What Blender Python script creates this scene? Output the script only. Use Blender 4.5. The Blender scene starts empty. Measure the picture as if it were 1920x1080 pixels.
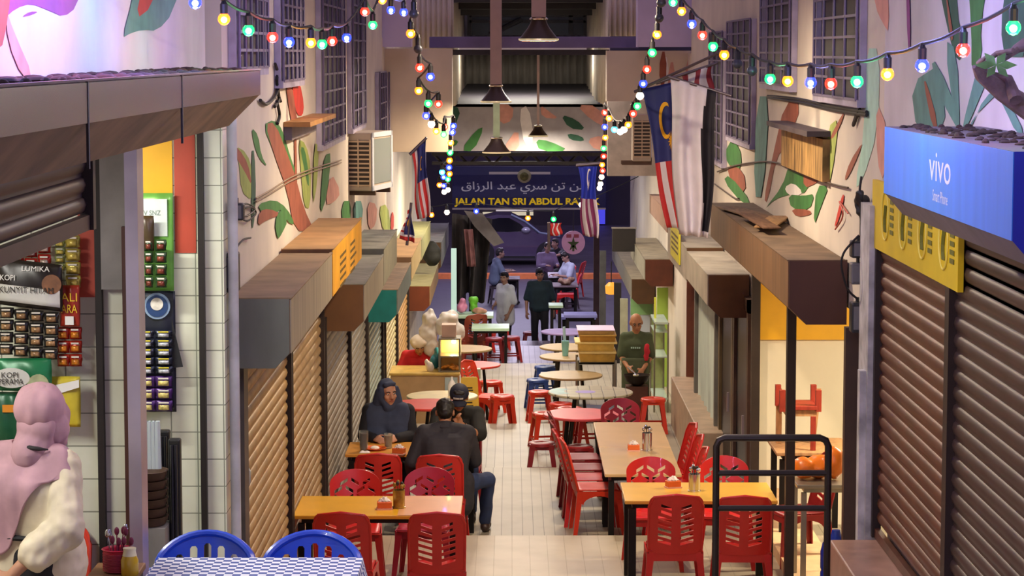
import bpy, bmesh, math, random
from mathutils import Vector, Matrix, Euler, noise
random.seed(7)
SC=bpy.context.scene; COL=SC.collection
PI=math.pi; R=math.radians
# ---------------------------------------------------------------- camera frame
FPX=4500.0; TH=math.atan(440/FPX); CZ=4.2; cT,sT=math.cos(TH),math.sin(TH)
def at(px,py,d):
    u=(px-960)/FPX; v=(540-py)/FPX; t=d/(cT+v*sT)
    return Vector((u*t,d,CZ+(v*cT-sT)*t))
def AX(px,d,py=540): return at(px,py,d).x
def AZ(py,d): return at(960,py,d).z
def onwall(px,py,X):
    u=(px-960)/FPX; v=(540-py)/FPX; t=X/u
    return Vector((X,t*(cT+v*sT),CZ+(v*cT-sT)*t))
# ---------------------------------------------------------------- materials
def lin(c):
    if isinstance(c,str):
        c=c.lstrip('#'); c=[int(c[i:i+2],16)/255 for i in (0,2,4)]
        return tuple(x/12.92 if x<=.04045 else ((x+.055)/1.055)**2.4 for x in c)
    return tuple(c)
_M={}
def M(name,col='#808080',rough=.6,metal=0,var=.12,scale=6,bump=.0,emit=0,ecol=None,trans=0,col2=None,stretch=None,alpha=1,spec=.5,coat=0):
    if name in _M: return _M[name]
    m=bpy.data.materials.new(name); m.use_nodes=True; nt=m.node_tree; b=nt.nodes['Principled BSDF']
    c=lin(col); b.inputs['Roughness'].default_value=rough; b.inputs['Metallic'].default_value=metal
    b.inputs['Specular IOR Level'].default_value=spec; b.inputs['Coat Weight'].default_value=coat
    b.inputs['Base Color'].default_value=(*c,1)
    if var>0 or col2:
        tc=nt.nodes.new('ShaderNodeTexCoord'); n=nt.nodes.new('ShaderNodeTexNoise'); n.inputs['Scale'].default_value=scale; n.inputs['Detail'].default_value=5
        src=tc.outputs['Object']
        if stretch:
            mp=nt.nodes.new('ShaderNodeMapping'); mp.inputs['Scale'].default_value=stretch; nt.links.new(src,mp.inputs['Vector']); src=mp.outputs['Vector']
        nt.links.new(src,n.inputs['Vector'])
        r=nt.nodes.new('ShaderNodeValToRGB'); r.color_ramp.elements[0].position=.3; r.color_ramp.elements[1].position=.7
        c2=lin(col2) if col2 else tuple(max(0,x*(1-2*var)) for x in c)
        r.color_ramp.elements[0].color=(*c2,1); r.color_ramp.elements[1].color=(*(tuple(min(1,x*(1+var)) for x in c) if not col2 else c),1)
        nt.links.new(n.outputs['Fac'],r.inputs['Fac']); nt.links.new(r.outputs['Color'],b.inputs['Base Color'])
        if bump:
            bp=nt.nodes.new('ShaderNodeBump'); bp.inputs['Strength'].default_value=bump; bp.inputs['Distance'].default_value=.02
            nt.links.new(n.outputs['Fac'],bp.inputs['Height']); nt.links.new(bp.outputs['Normal'],b.inputs['Normal'])
    if emit:
        b.inputs['Emission Color'].default_value=(*lin(ecol or col),1); b.inputs['Emission Strength'].default_value=emit
    if trans: b.inputs['Transmission Weight'].default_value=trans; b.inputs['IOR'].default_value=1.4
    if alpha<1: b.inputs['Alpha'].default_value=alpha
    _M[name]=m; return m
def brickM(name,col,mortar,w,h,off=0,axes='XZ',rough=.35,msize=.012,var=.05,grad=None,bias=0):
    """tile / plank pattern in object space"""
    if name in _M: return _M[name]
    m=bpy.data.materials.new(name); m.use_nodes=True; nt=m.node_tree; b=nt.nodes['Principled BSDF']; b.inputs['Roughness'].default_value=rough
    tc=nt.nodes.new('ShaderNodeTexCoord'); sep=nt.nodes.new('ShaderNodeSeparateXYZ'); cmb=nt.nodes.new('ShaderNodeCombineXYZ')
    nt.links.new(tc.outputs['Object'],sep.inputs[0]); nt.links.new(sep.outputs[axes[0]],cmb.inputs[0]); nt.links.new(sep.outputs[axes[1]],cmb.inputs[1])
    br=nt.nodes.new('ShaderNodeTexBrick'); br.offset=off; br.squash=1
    br.inputs['Scale'].default_value=1; br.inputs['Brick Width'].default_value=w; br.inputs['Row Height'].default_value=h
    br.inputs['Mortar Size'].default_value=msize; br.inputs['Mortar Smooth'].default_value=.2; br.inputs['Bias'].default_value=bias
    c=lin(col); br.inputs['Color1'].default_value=(*c,1); br.inputs['Color2'].default_value=(*[x*(1-2*var) for x in c],1); br.inputs['Mortar'].default_value=(*lin(mortar),1)
    nt.links.new(cmb.outputs[0],br.inputs['Vector'])
    n=nt.nodes.new('ShaderNodeTexNoise'); n.inputs['Scale'].default_value=2.5; n.inputs['Detail'].default_value=6; nt.links.new(tc.outputs['Object'],n.inputs['Vector'])
    mx=nt.nodes.new('ShaderNodeMixRGB'); mx.blend_type='MULTIPLY'; mx.inputs['Fac'].default_value=.35
    rp=nt.nodes.new('ShaderNodeValToRGB'); rp.color_ramp.elements[0].position=.3; rp.color_ramp.elements[0].color=(.55,.5,.45,1); rp.color_ramp.elements[1].position=.6; rp.color_ramp.elements[1].color=(1,1,1,1)
    nt.links.new(n.outputs['Fac'],rp.inputs['Fac']); nt.links.new(br.outputs['Color'],mx.inputs[1]); nt.links.new(rp.outputs['Color'],mx.inputs[2])
    nt.links.new(mx.outputs['Color'],b.inputs['Base Color'])
    bp=nt.nodes.new('ShaderNodeBump'); bp.inputs['Strength'].default_value=.3; bp.inputs['Distance'].default_value=.004; bp.invert=True
    nt.links.new(br.outputs['Fac'],bp.inputs['Height']); nt.links.new(bp.outputs['Normal'],b.inputs['Normal'])
    _M[name]=m; return m
# ---------------------------------------------------------------- mesh builder
class MB:
    def __init__(s): s.bm=bmesh.new(); s.mi=0
    def _fin(s,fs):
        for f in fs: f.material_index=s.mi
    def box(s,x0,x1,y0,y1,z0,z1,bev=0,mat=None):
        a=[min(x0,x1),min(y0,y1),min(z0,z1)]; b=[max(x0,x1),max(y0,y1),max(z0,z1)]
        vs=[s.bm.verts.new((x,y,z)) for x in (a[0],b[0]) for y in (a[1],b[1]) for z in (a[2],b[2])]
        fs=[s.bm.faces.new([vs[i] for i in q]) for q in ((0,1,3,2),(4,6,7,5),(0,4,5,1),(2,3,7,6),(0,2,6,4),(1,5,7,3))]
        if bev:
            es=list({e for f in fs for e in f.edges})
            r=bmesh.ops.bevel(s.bm,geom=es,offset=bev,segments=2,affect='EDGES',profile=.5)
            fs=list({f for v in r['verts'] for f in v.link_faces}|{f for f in fs if f.is_valid}); vs=list({v for f in fs for v in f.verts})
        s._fin(fs)
        if mat is not None:
            for v in vs: v.co=mat@v.co
        return vs
    def obox(s,c,size,rot=(0,0,0),bev=0):
        m=Matrix.Translation(Vector(c))@Euler(rot).to_matrix().to_4x4()
        return s.box(-size[0]/2,size[0]/2,-size[1]/2,size[1]/2,-size[2]/2,size[2]/2,bev,m)
    def ring(s,pts): return [s.bm.verts.new(p) for p in pts]
    def bridge(s,a,b,closed=True):
        n=len(a); fs=[]
        for i in range(n if closed else n-1): fs.append(s.bm.faces.new((a[i],a[(i+1)%n],b[(i+1)%n],b[i])))
        s._fin(fs)
    def cap(s,r,flip=False):
        f=s.bm.faces.new(r[::-1] if flip else r); s._fin([f])
    def cyl(s,p0,p1,r0,r1=None,n=12,cap=True):
        p0,p1=Vector(p0),Vector(p1); r1=r0 if r1 is None else r1
        z=(p1-p0).normalized(); x=z.orthogonal().normalized(); y=z.cross(x)
        A=[(math.cos(2*PI*i/n),math.sin(2*PI*i/n)) for i in range(n)]
        a=s.ring([p0+x*(c*r0)+y*(q*r0) for c,q in A]); b=s.ring([p1+x*(c*r1)+y*(q*r1) for c,q in A]); s.bridge(a,b)
        if cap: s.cap(a,True); s.cap(b)
    def tube(s,pts,r,n=8,closed=False):
        pts=[Vector(p) for p in pts]; rings=[]; x=None
        for i,p in enumerate(pts):
            if closed: t=pts[(i+1)%len(pts)]-pts[i-1]
            else: t=pts[min(i+1,len(pts)-1)]-pts[max(i-1,0)]
            t.normalize()
            if x is None: x=t.orthogonal().normalized()
            else: x=(x-t*x.dot(t)); x=x.normalized() if x.length>1e-6 else t.orthogonal().normalized()
            y=t.cross(x); rr=r[i] if isinstance(r,(list,tuple)) else r
            rings.append(s.ring([p+x*(math.cos(2*PI*k/n)*rr)+y*(math.sin(2*PI*k/n)*rr) for k in range(n)]))
        for a,b in zip(rings,rings[1:]): s.bridge(a,b)
        if closed: s.bridge(rings[-1],rings[0])
        else: s.cap(rings[0],True); s.cap(rings[-1])
    def lathe(s,prof,o=(0,0,0),n=24,cap=True,sx=1,sy=1):
        o=Vector(o); rs=[s.ring([o+Vector((math.cos(2*PI*k/n)*r*sx,math.sin(2*PI*k/n)*r*sy,z)) for k in range(n)]) for r,z in prof]
        for a,b in zip(rs,rs[1:]): s.bridge(a,b)
        if cap: s.cap(rs[0],True); s.cap(rs[-1])
    def sphere(s,c,r,n=16,m=10,rot=None):
        r=(r,r,r) if not hasattr(r,'__len__') else r
        mt=Matrix.Translation(Vector(c))@(rot.to_matrix().to_4x4() if rot is not None else Matrix())@Matrix.Diagonal((*r,1))
        a=s.bm.verts.new(mt@Vector((0,0,-1))); b=s.bm.verts.new(mt@Vector((0,0,1))); rs=[]
        for j in range(1,m):
            t=-PI/2+PI*j/m; rs.append(s.ring([mt@Vector((math.cos(t)*math.cos(2*PI*k/n),math.cos(t)*math.sin(2*PI*k/n),math.sin(t))) for k in range(n)]))
        for p,q in zip(rs,rs[1:]): s.bridge(p,q)
        s._fin([s.bm.faces.new((a,rs[0][(k+1)%n],rs[0][k])) for k in range(n)]+[s.bm.faces.new((b,rs[-1][k],rs[-1][(k+1)%n])) for k in range(n)])
    def capsule(s,p0,p1,r0,r1=None,n=12):
        r1=r0 if r1 is None else r1; s.sphere(p0,r0,n,8); s.sphere(p1,r1,n,8)
        if (Vector(p1)-Vector(p0)).length>1e-4: s.cyl(p0,p1,r0,r1,n)
    def poly(s,pts):
        f=s.bm.faces.new([s.bm.verts.new(p) for p in pts]); s._fin([f]); return f
    def prism(s,pts,off):
        off=Vector(off); a=s.ring(pts); b=s.ring([Vector(p)+off for p in pts]); s.bridge(a,b); s.cap(a,True); s.cap(b)
    def grid(s,fn,nu,nv,closed_u=False):
        g=[[s.bm.verts.new(fn(i/nu,j/nv)) for j in range(nv+1)] for i in range(nu+(0 if closed_u else 1))]
        fs=[]
        for i in range(nu):
            for j in range(nv): fs.append(s.bm.faces.new((g[i][j],g[(i+1)%len(g)][j],g[(i+1)%len(g)][j+1],g[i][j+1])))
        s._fin(fs)
    def addmesh(s,me,mat=Matrix()):
        n0=len(s.bm.verts); f0=len(s.bm.faces); s.bm.from_mesh(me); s.bm.verts.ensure_lookup_table(); s.bm.faces.ensure_lookup_table()
        for v in s.bm.verts[n0:]: v.co=mat@v.co
        for f in s.bm.faces[f0:]: f.material_index=s.mi
    def build(s,name,mats,parent=None,smooth=35,world=True,solid=0,recalc=True):
        if recalc: bmesh.ops.recalc_face_normals(s.bm,faces=s.bm.faces)
        me=bpy.data.meshes.new(name); s.bm.to_mesh(me); s.bm.free()
        o=bpy.data.objects.new(name,me); COL.objects.link(o)
        for m in (mats if isinstance(mats,(list,tuple)) else [mats]): me.materials.append(m)
        if smooth:
            me.polygons.foreach_set('use_smooth',[True]*len(me.polygons)); me.set_sharp_from_angle(angle=R(smooth))
        if parent is not None:
            o.parent=parent
            if world:
                rt=parent
                M0=Matrix.Identity(4); chain=[]
                while rt is not None: chain.append(rt); rt=rt.parent
                for q in reversed(chain): M0=M0@q.matrix_basis
                me.transform(M0.inverted())
        if solid:
            md=o.modifiers.new('solid','SOLIDIFY'); md.thickness=solid; md.offset=0
        return o
def L(name,mats,parent,mb,**k): return mb.build(name,mats,parent,world=False,**k)
_labels={}
def tag(o,label,cat,group=None,kind=None):
    o['label']=label; o['category']=cat
    if group: o['group']=group
    if kind: o['kind']=kind
    return o
def thing(name,label,cat,loc=(0,0,0),rotz=0,group=None):
    o=bpy.data.objects.new(name,None); COL.objects.link(o); o.location=loc; o.rotation_euler=(0,0,rotz); o.empty_display_size=.1
    return tag(o,label,cat,group)
def struct(o): o['kind']='structure'; return o
def dup(root,loc,rotz=0,label=None,group=None,scale=None):
    def cp(o,par):
        c=o.copy(); COL.objects.link(c)
        if par is not None: c.parent=par
        for ch in o.children: cp(ch,c)
        return c
    r=cp(root,None); r.location=loc; r.rotation_euler=(0,0,rotz)
    if scale: r.scale=(scale,)*3 if not hasattr(scale,'__len__') else scale
    if label: r['label']=label
    if group: r['group']=group
    return r
def children_swap(root,name,mat):
    """give the named parts of one copy their own colour"""
    for c in root.children:
        if name is None or c.name.split('.')[0]==name:
            c.data=c.data.copy(); c.data.materials.clear(); c.data.materials.append(mat)
TS=bpy.data.scenes.new('workshop')
def evalmesh(o):
    TS.collection.objects.link(o); vl=TS.view_layers[0]
    with bpy.context.temp_override(scene=TS,view_layer=vl): dg=bpy.context.evaluated_depsgraph_get(); dg.update()
    me=bpy.data.meshes.new_from_object(o.evaluated_get(dg)); TS.collection.objects.unlink(o); return me

def textmesh(body,size=1,align='CENTER',extrude=.0,bold=0,shear=0):
    c=bpy.data.curves.new('t','FONT'); c.body=body; c.size=size; c.align_x=align; c.align_y='CENTER'; c.extrude=extrude; c.offset=bold; c.shear=shear; c.resolution_u=3
    o=bpy.data.objects.new('t',c); me=evalmesh(o)
    pass; return me
def text(name,body,width,height,mtx,mat,parent,bold=0,extrude=.002,shear=0):
    me=textmesh(body,1,bold=bold,shear=shear); xs=[v.co.x for v in me.vertices]; ys=[v.co.y for v in me.vertices]
    w,h=max(xs)-min(xs),max(ys)-min(ys); cx,cy=(max(xs)+min(xs))/2,(max(ys)+min(ys))/2
    mb=MB(); mb.addmesh(me,mtx@Matrix.Diagonal((width/w,height/h,1,1))@Matrix.Translation((-cx,-cy,0)))
    return mb.build(name,mat,parent,smooth=0,recalc=False)
def facing(c,right,up):
    r=Vector(right).normalized(); u=Vector(up).normalized(); n=r.cross(u)
    m=Matrix((r,u,n)).transposed().to_4x4(); m.translation=Vector(c); return m
CAMF=lambda c: facing(c,(1,0,0),(0,0,1))      # a plane that faces the camera end of the lane
LW=lambda c: facing(c,(0,1,0),(0,0,1))        # on the left wall, read from the lane (x grows away from camera)
RW=lambda c: facing(c,(0,-1,0),(0,0,1))
def holed(outer,holes,thick,steps=(12,16)):
    """flat plate in XZ with holes, fine enough to bend"""
    c=bpy.data.curves.new('h','CURVE'); c.dimensions='2D'; c.fill_mode='BOTH'; c.extrude=thick/2
    for pts in [outer]+holes:
        sp=c.splines.new('POLY'); sp.points.add(len(pts)-1); sp.use_cyclic_u=True
        for p,q in zip(sp.points,pts): p.co=(q[0],q[1],0,1)
    o=bpy.data.objects.new('h',c); me=evalmesh(o)
    pass
    b=bmesh.new(); b.from_mesh(me); bmesh.ops.remove_doubles(b,verts=b.verts,dist=1e-5)
    x0=min(p[0] for p in outer);x1=max(p[0] for p in outer);y0=min(p[1] for p in outer);y1=max(p[1] for p in outer)
    for i in range(1,steps[0]): 
        bmesh.ops.bisect_plane(b,geom=b.verts[:]+b.edges[:]+b.faces[:],plane_co=(x0+(x1-x0)*i/steps[0],0,0),plane_no=(1,0,0))
    for i in range(1,steps[1]):
        bmesh.ops.bisect_plane(b,geom=b.verts[:]+b.edges[:]+b.faces[:],plane_co=(0,y0+(y1-y0)*i/steps[1],0),plane_no=(0,1,0))
    b.to_mesh(me); b.free(); return me
def remesh(o,voxel,it=4,amp=0,sc=8,stretch=(1,1,1)):
    md=o.modifiers.new('r','REMESH'); md.mode='VOXEL'; md.voxel_size=voxel; md.use_smooth_shade=True
    if it: sm=o.modifiers.new('s','SMOOTH'); sm.iterations=it; sm.factor=.5
    par=o.parent; o.parent=None
    me=evalmesh(o); o.modifiers.clear(); o.parent=par
    mats=list(o.data.materials); old=o.data; o.data=me
    me.materials.clear()
    for m in mats: me.materials.append(m)
    if amp:
        ns=[v.normal.copy() for v in me.vertices]
        for v,nn in zip(me.vertices,ns):
            p=Vector((v.co.x*stretch[0],v.co.y*stretch[1],v.co.z*stretch[2]))*sc
            v.co+=nn*(noise.noise(p)*amp)
    me.polygons.foreach_set('use_smooth',[True]*len(me.polygons))
    return o
def lamp(name,kind,loc,energy,col=(1,1,1),size=.1,parent=None,rot=None,spot=None,blend=.3,sy=None):
    l=bpy.data.lights.new(name,kind); l.energy=energy; l.color=col
    if kind=='AREA':
        l.size=size
        if sy: l.shape='RECTANGLE'; l.size_y=sy
    else: l.shadow_soft_size=size
    if kind=='SPOT': l.spot_size=spot; l.spot_blend=blend
    o=bpy.data.objects.new(name,l); COL.objects.link(o); o.location=loc
    if rot: o.rotation_euler=rot
    if parent is not None:
        o.parent=parent; o.location=Vector(loc)-parent.location
    return o
# ================================================================ world, camera
SC.view_settings.view_transform='Standard'; SC.view_settings.look='None'; SC.view_settings.gamma=1; SC.view_settings.exposure=.22
SC.view_settings.use_curve_mapping=False
w=bpy.data.worlds.new('night_sky'); SC.world=w; w.use_nodes=True
bg=w.node_tree.nodes['Background']; bg.inputs[0].default_value=(.42,.33,.55,1); bg.inputs[1].default_value=.82
cam=bpy.data.cameras.new('camera'); cam.sensor_width=36; cam.lens=36*FPX/1920; cam.clip_end=400
co=bpy.data.objects.new('camera',cam); COL.objects.link(co); co.location=(0,0,CZ); co.rotation_euler=(PI/2-TH,0,0); SC.camera=co
# ================================================================ setting: floors
XL,XR=-1.68,2.32
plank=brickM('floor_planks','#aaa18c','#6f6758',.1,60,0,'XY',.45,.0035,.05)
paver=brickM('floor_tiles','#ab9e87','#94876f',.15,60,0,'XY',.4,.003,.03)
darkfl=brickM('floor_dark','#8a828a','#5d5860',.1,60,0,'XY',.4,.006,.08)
conc=M('concrete_edge','#cbbfa2',.6)
def floor(y0,y1,z,mat,x0=-1.9,x1=2.6,th=.5):
    mb=MB(); mb.box(x0,x1,y0,y1,z-th,z); return struct(mb.build('floor',mat,smooth=0))
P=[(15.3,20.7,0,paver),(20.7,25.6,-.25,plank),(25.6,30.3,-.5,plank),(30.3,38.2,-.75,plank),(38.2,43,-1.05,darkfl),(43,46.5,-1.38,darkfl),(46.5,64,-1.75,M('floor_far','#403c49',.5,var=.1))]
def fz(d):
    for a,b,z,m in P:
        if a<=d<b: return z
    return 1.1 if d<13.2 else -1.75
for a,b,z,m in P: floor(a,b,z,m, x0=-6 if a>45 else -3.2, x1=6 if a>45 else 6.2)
floor(-1,12.9,1.1,paver,x0=-5,x1=2.6,th=1.2)
mb=MB()
for i in range(6): mb.box(-1.9,2.02,12.9+i*.4,12.9+(i+1)*.4,-.4,1.1-.18*(i+1))
struct(mb.build('floor_stairs',paver,smooth=0))
mb=MB(); mb.box(2.0,2.75,4,14.9,-.2,1.15,.012); struct(mb.build('floor_plinth',M('plinth_tile','#a98473',.35,var=.15,scale=4),smooth=0))
mb=MB(); mb.box(-30,30,64,130,-2.2,-1.8); struct(mb.build('floor_road',M('asphalt','#4a4450',.55,var=.2,scale=3),smooth=0))
# ================================================================ walls
plaster=M('plaster_wall','#d9cfc0',.8,var=.1,scale=1.2,col2='#c2b8ae')
plaster_cool=M('plaster_upper','#cfc9cf',.8,var=.1,scale=1.4)
creamtile=brickM('cream_tile','#dfe3cf','#8b8f80',.15,.157,0,'XZ',.25,.0035,.02)
creamwall=M('cream_wall','#e9dfc4',.7,var=.04,scale=2)
redpaint=M('red_paint','#b5452f',.5,var=.06); yelpaint=M('yellow_paint','#f0b414',.5,var=.04)
def slab(name,x0,x1,y0,y1,z0,z1,mat,bev=0):
    mb=MB(); mb.box(x0,x1,y0,y1,z0,z1,bev); return struct(mb.build(name,mat,smooth=0))
wall_left=slab('wall_left',-2.0,XL,13.95,31.2,-1.8,8.2,plaster)
slab('wall_left_rear',-2.0,XL,31.2,47,-2.2,4.4,plaster)
wall_left_upper=slab('wall_left_near',-2.05,-1.73,2,13.6,3.95,8.2,plaster_cool)
slab('wall_left_partition',-5,-1.735,11.2,11.26,0,4.1,creamtile)
slab('wall_left_pier',-5,-1.64,13.6,13.95,-.3,4.1,creamtile)
slab('wall_left_back',-5.2,-5,2,14,0,4.1,creamwall)
slab('ceiling_left_shop',-5,-1.74,2,13.6,4.0,4.12,creamwall)
wall_right=slab('wall_right',XR,2.7,22.6,31.2,-1.2,8.2,plaster)
slab('wall_right_over_shop',XR,2.7,15.0,22.6,2.45,8.2,plaster)
slab('wall_right_near',XR,2.75,2,15.0,3.0,8.2,plaster_cool)
slab('wall_right_rear',XR,2.7,31.2,47,-2.2,4.2,plaster)
slab('wall_right_lower',XR+.06,2.75,4,15.0,-.3,3.0,plaster)
# right shop interior
slab('wall_shop_back',XR,6,22.45,22.6,-.3,2.6,creamwall)
slab('wall_shop_far',5.9,6.1,15.5,22.6,-.3,2.6,creamwall)
slab('wall_shop_side',XR+.3,6,15.4,15.6,-.3,2.6,creamwall)
slab('ceiling_shop',XR+.3,6.1,15.4,22.6,2.5,2.62,creamwall)
yb=slab('trim_shop_band',XR+.01,5.9,22.40,22.45,AZ(637,22.4),2.5,yelpaint)
# red paint bands on left tile piers
slab('trim_red_band',AX(148,11.19),AX(178,11.19),11.19,11.2,AZ(557,11.2),3.95,redpaint)
slab('trim_red_pier',AX(330,13.6),AX(369,13.6),13.592,13.6,AZ(474,13.6),4.0,redpaint)
dk=M('dark_recess','#1d1512',.6); 
slab('trim_groove_shade',AX(178,11.15),AX(190,11.15),11.15,11.2,1.1,3.95,dk)  # dark strip on the face stands in for shade inside the guide groove
slab('trim_groove_shade_pier',AX(372,13.55),AX(383,13.55),13.55,13.6,-.3,3.95,dk)  # groove shade on the pier, also put in as a dark strip
slab('trim_upper_pier',AX(190,11.14),AX(236,11.14),11.14,11.2,AZ(543,11.14),3.95,M('grey_pier','#8d8a88',.6))
slab('trim_steel_post',AX(238,11.05),AX(262,11.05),11.02,11.2,1.1,3.95,M('steel_trim','#b9b2bb',.3,.6,var=.1,scale=3))
slab('trim_brown_post',AX(229,11.1),AX(238,11.1),11.1,11.2,1.1,3.4,M('brown_trim','#4a2a22',.5))
# upper boxed masses at the roofed end of the lane
lil=M('lilac_panel','#cdbfdc',.75,var=.06,scale=2); crm=M('cream_panel','#d8c8b0',.75,var=.06,scale=2)
def xb(name,px0,px1,py0,py1,d,th,mat):
    a=at(px0,py0,d); b=at(px1,py1,d); return slab(name,a.x,b.x,d,d+th,b.z,a.z,mat)
xb('wall_end_lilac_left',690,771,-40,88,31.3,.4,lil); xb('wall_end_lilac_right',1196,1330,-40,88,31.3,.4,lil)
xb('wall_end_cream_left',690,848,91,285,31.8,.4,crm); xb('wall_end_cream_right',1138,1330,95,190,31.8,.4,crm)
xb('wall_end_lower_right',1140,1330,190,330,33.5,.3,M('grey_end','#8d8078',.8))
corr=None
def corrugated(name,px0,px1,py0,py1,d,mat,n=14,amp=.03):
    a=at(px0,py0,d); b=at(px1,py1,d); mb=MB()
    pts=[Vector((a.x+(b.x-a.x)*i/(n*4),d-amp*math.sin(2*PI*i/4),b.z)) for i in range(n*4+1)]
    lo=mb.ring(pts); hi=mb.ring([p+Vector((0,0,a.z-b.z)) for p in pts]); mb.bridge(lo,hi,False)
    o=mb.build(name,mat,smooth=60,solid=.01); return struct(o)
cm=M('corrugated_cream','#d6c8b2',.6,var=.1,scale=2); cg=M('corrugated_grey','#928b80',.6,var=.12,scale=2)
corrugated('wall_corrugated_left',771,850,-40,95,32.6,cm,8); corrugated('wall_corrugated_right',1140,1200,-40,68,32.6,cm,6)
corrugated('wall_corrugated_back',846,1142,95,170,46,cg,22)
corrugated('wall_corrugated_upper',846,1142,-40,72,47,M('corrugated_dark','#55524e',.6),22)
def sidecorr(name,X,y0,y1,z0,z1,mat,n=10,amp=.04):
    mb=MB(); pts=[Vector((X-amp*math.sin(2*PI*i/4),y0+(y1-y0)*i/(n*4),z0)) for i in range(n*4+1)]
    lo=mb.ring(pts); hi=mb.ring([p+Vector((0,0,z1-z0)) for p in pts]); mb.bridge(lo,hi,False); return struct(mb.build(name,mat,smooth=60,solid=.01))
sidecorr('wall_side_left',AX(848,38),38,46,AZ(200,38),AZ(-40,38),cm); sidecorr('wall_side_right',AX(1140,36),36,46,AZ(200,36),AZ(-40,36),cm)
# roof slab and painted fascia
steel=M('purple_steel','#6e6286',.5,.3,var=.1,scale=3)
mb=MB(); a=at(848,195,40); b=at(1138,195,40); c=at(876,157,46); e=at(1102,157,46)
mb.prism([a,b,e,c],(0,0,-.05)); struct(mb.build('ceiling_roof_slab',M('roof_dark','#38343a',.6),smooth=0))
fas=xb('wall_fascia',806,1182,196,283,40,.12,M('fascia_white','#a8a2a4',.7,var=.06))
# ================================================================ shutter-box housings (canopies) along both walls
def housing(label,Xw,Xf,d0,d1,zt,zb,ctop,cfront,cend,ch=.09,seams=(),group=None,name='shutter_housing',rough=.55,metal=.2):
    sg=1 if Xf>Xw else -1; Xw+=sg*.016
    t=thing(name,label,'shutter box',(Xf,d0,zb),0,group)
    mb=MB(); pr=[(Xw,d0,zt),(Xf,d0,zt),(Xf,d0,zb+ch),(Xf-sg*ch,d0,zb),(Xw,d0,zb)]
    mb.prism(pr,(0,d1-d0,0)); mb.build('casing',ctop,t,smooth=0)
    mb=MB(); e=sorted(seams); ys=[d0]+e+[d1]
    for a,b in zip(ys,ys[1:]): mb.box(Xf,Xf+sg*.006,a+.004,b-.012,zb+ch,zt-.004)
    mb.build('front_panel',cfront,t,smooth=0)
    mb=MB(); mb.prism([(p[0]-(sg*.004 if abs(p[0]-Xf)<1e-6 else 0),p[1]-.006,p[2]) for p in pr],(0,.005,0)); mb.build('end_panel',cend,t,smooth=0)
    mb=MB(); mb.box(Xw,Xf+sg*.012,d0-.006,d0+.02,zt,zt+.008); mb.box(Xf-.01,Xf+sg*.012,d0,d1,zt,zt+.007); mb.build('lip',ctop,t,smooth=0)
    return t
dust=M('dusty_top','#8d7458',.8,var=.2,scale=3,col2='#6d5943'); greyM=M('grey_steel','#6d7069',.45,.2,var=.15,scale=3,stretch=(1,3,.4)); lite=M('light_steel','#a39a86',.45,.2,var=.15,scale=3,stretch=(3,3,.3))
brn=M('brown_steel','#6b4a2c',.5,.1,var=.12,scale=3); drk=M('dark_brown_steel','#4d2f24',.5,.1,var=.08,scale=3); grt=M('grey_top','#77766e',.7,var=.2,scale=4)
teal=M('teal_steel','#1f7f7b',.45,.1,var=.1); tan=M('tan_front','#9b7a55',.5,var=.12,scale=3,stretch=(3,3,.4)); olive=M('olive_steel','#8d8a5c',.6,var=.1)
redb=M('redbrown_steel','#6d3319',.5,.1,var=.08); whit=M('whitish_front','#a9a092',.5,var=.12,scale=4)
zA=2.77
housing('grey ended shutter box with dusty tan top, next to the left meter boxes',XL,-1.30,13.97,17.2,zA,2.36,dust,lite,greyM)
sb=housing('yellow fronted shutter box joined to the far end of the big grey one',XL,-1.30,17.25,20.6,zA+.02,2.36,M('tan_top','#a37e52',.75,var=.15,scale=3),M('yellow_sign','#e0a214',.5,var=.12,scale=3),brn)
ltr=M('dark_letter','#5d4a14',.6)
mb=MB(); random.seed(3)
for k in range(2):
    for j in range(5): 
        y=18.0+k*1.15; z=2.44+j*.055; mb.box(-1.294,-1.2925,y,y+.5+.25*random.random(),z,z+.022)
mb.build('faded_lettering',ltr,sb,smooth=0)
housing('shutter box with brown end and pale grey front beyond the yellow fronted one',XL,-1.30,20.95,24.1,AZ(534,20.95),AZ(621,20.95),grt,lite,brn)
housing('plain grey shutter box between the brown ended and the teal ended ones',XL,-1.30,24.15,26.9,AZ(534,20.95)+.05,AZ(621,20.95),grt,M('olive_front','#8f8d78',.5,var=.1),greyM)
housing('shutter box with a bright teal end panel',XL,-1.30,27.0,30.6,AZ(544,27),AZ(604,27),M('tan_top2','#8d7558',.7,var=.15),M('teal_front','#6f7f7a',.5,var=.1),teal)
housing('tan topped shutter box behind the teal ended one',XL,-1.30,30.75,34.1,AZ(466,30.75)-.12,AZ(540,30.75),M('tan_top','#a37e52'),M('cream_front','#c9b27a',.5,var=.1),tan)
housing('olive shutter box under the small flag on the left wall',XL,-1.30,34.15,38.0,AZ(440,34.15)-.08,AZ(500,34.15),olive,olive,olive)
housing('low shutter box with red brown end over the snack counter',XL,-1.30,37.8,42,AZ(537,37.8),AZ(583,37.8),M('yellowgrey_top','#a39a6a',.7,var=.1),tan,redb)
housing('far grey shutter box near the white post on the left',XL,-1.25,42.1,47,AZ(455,42.1),AZ(510,42.1),grt,grt,brn)
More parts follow.
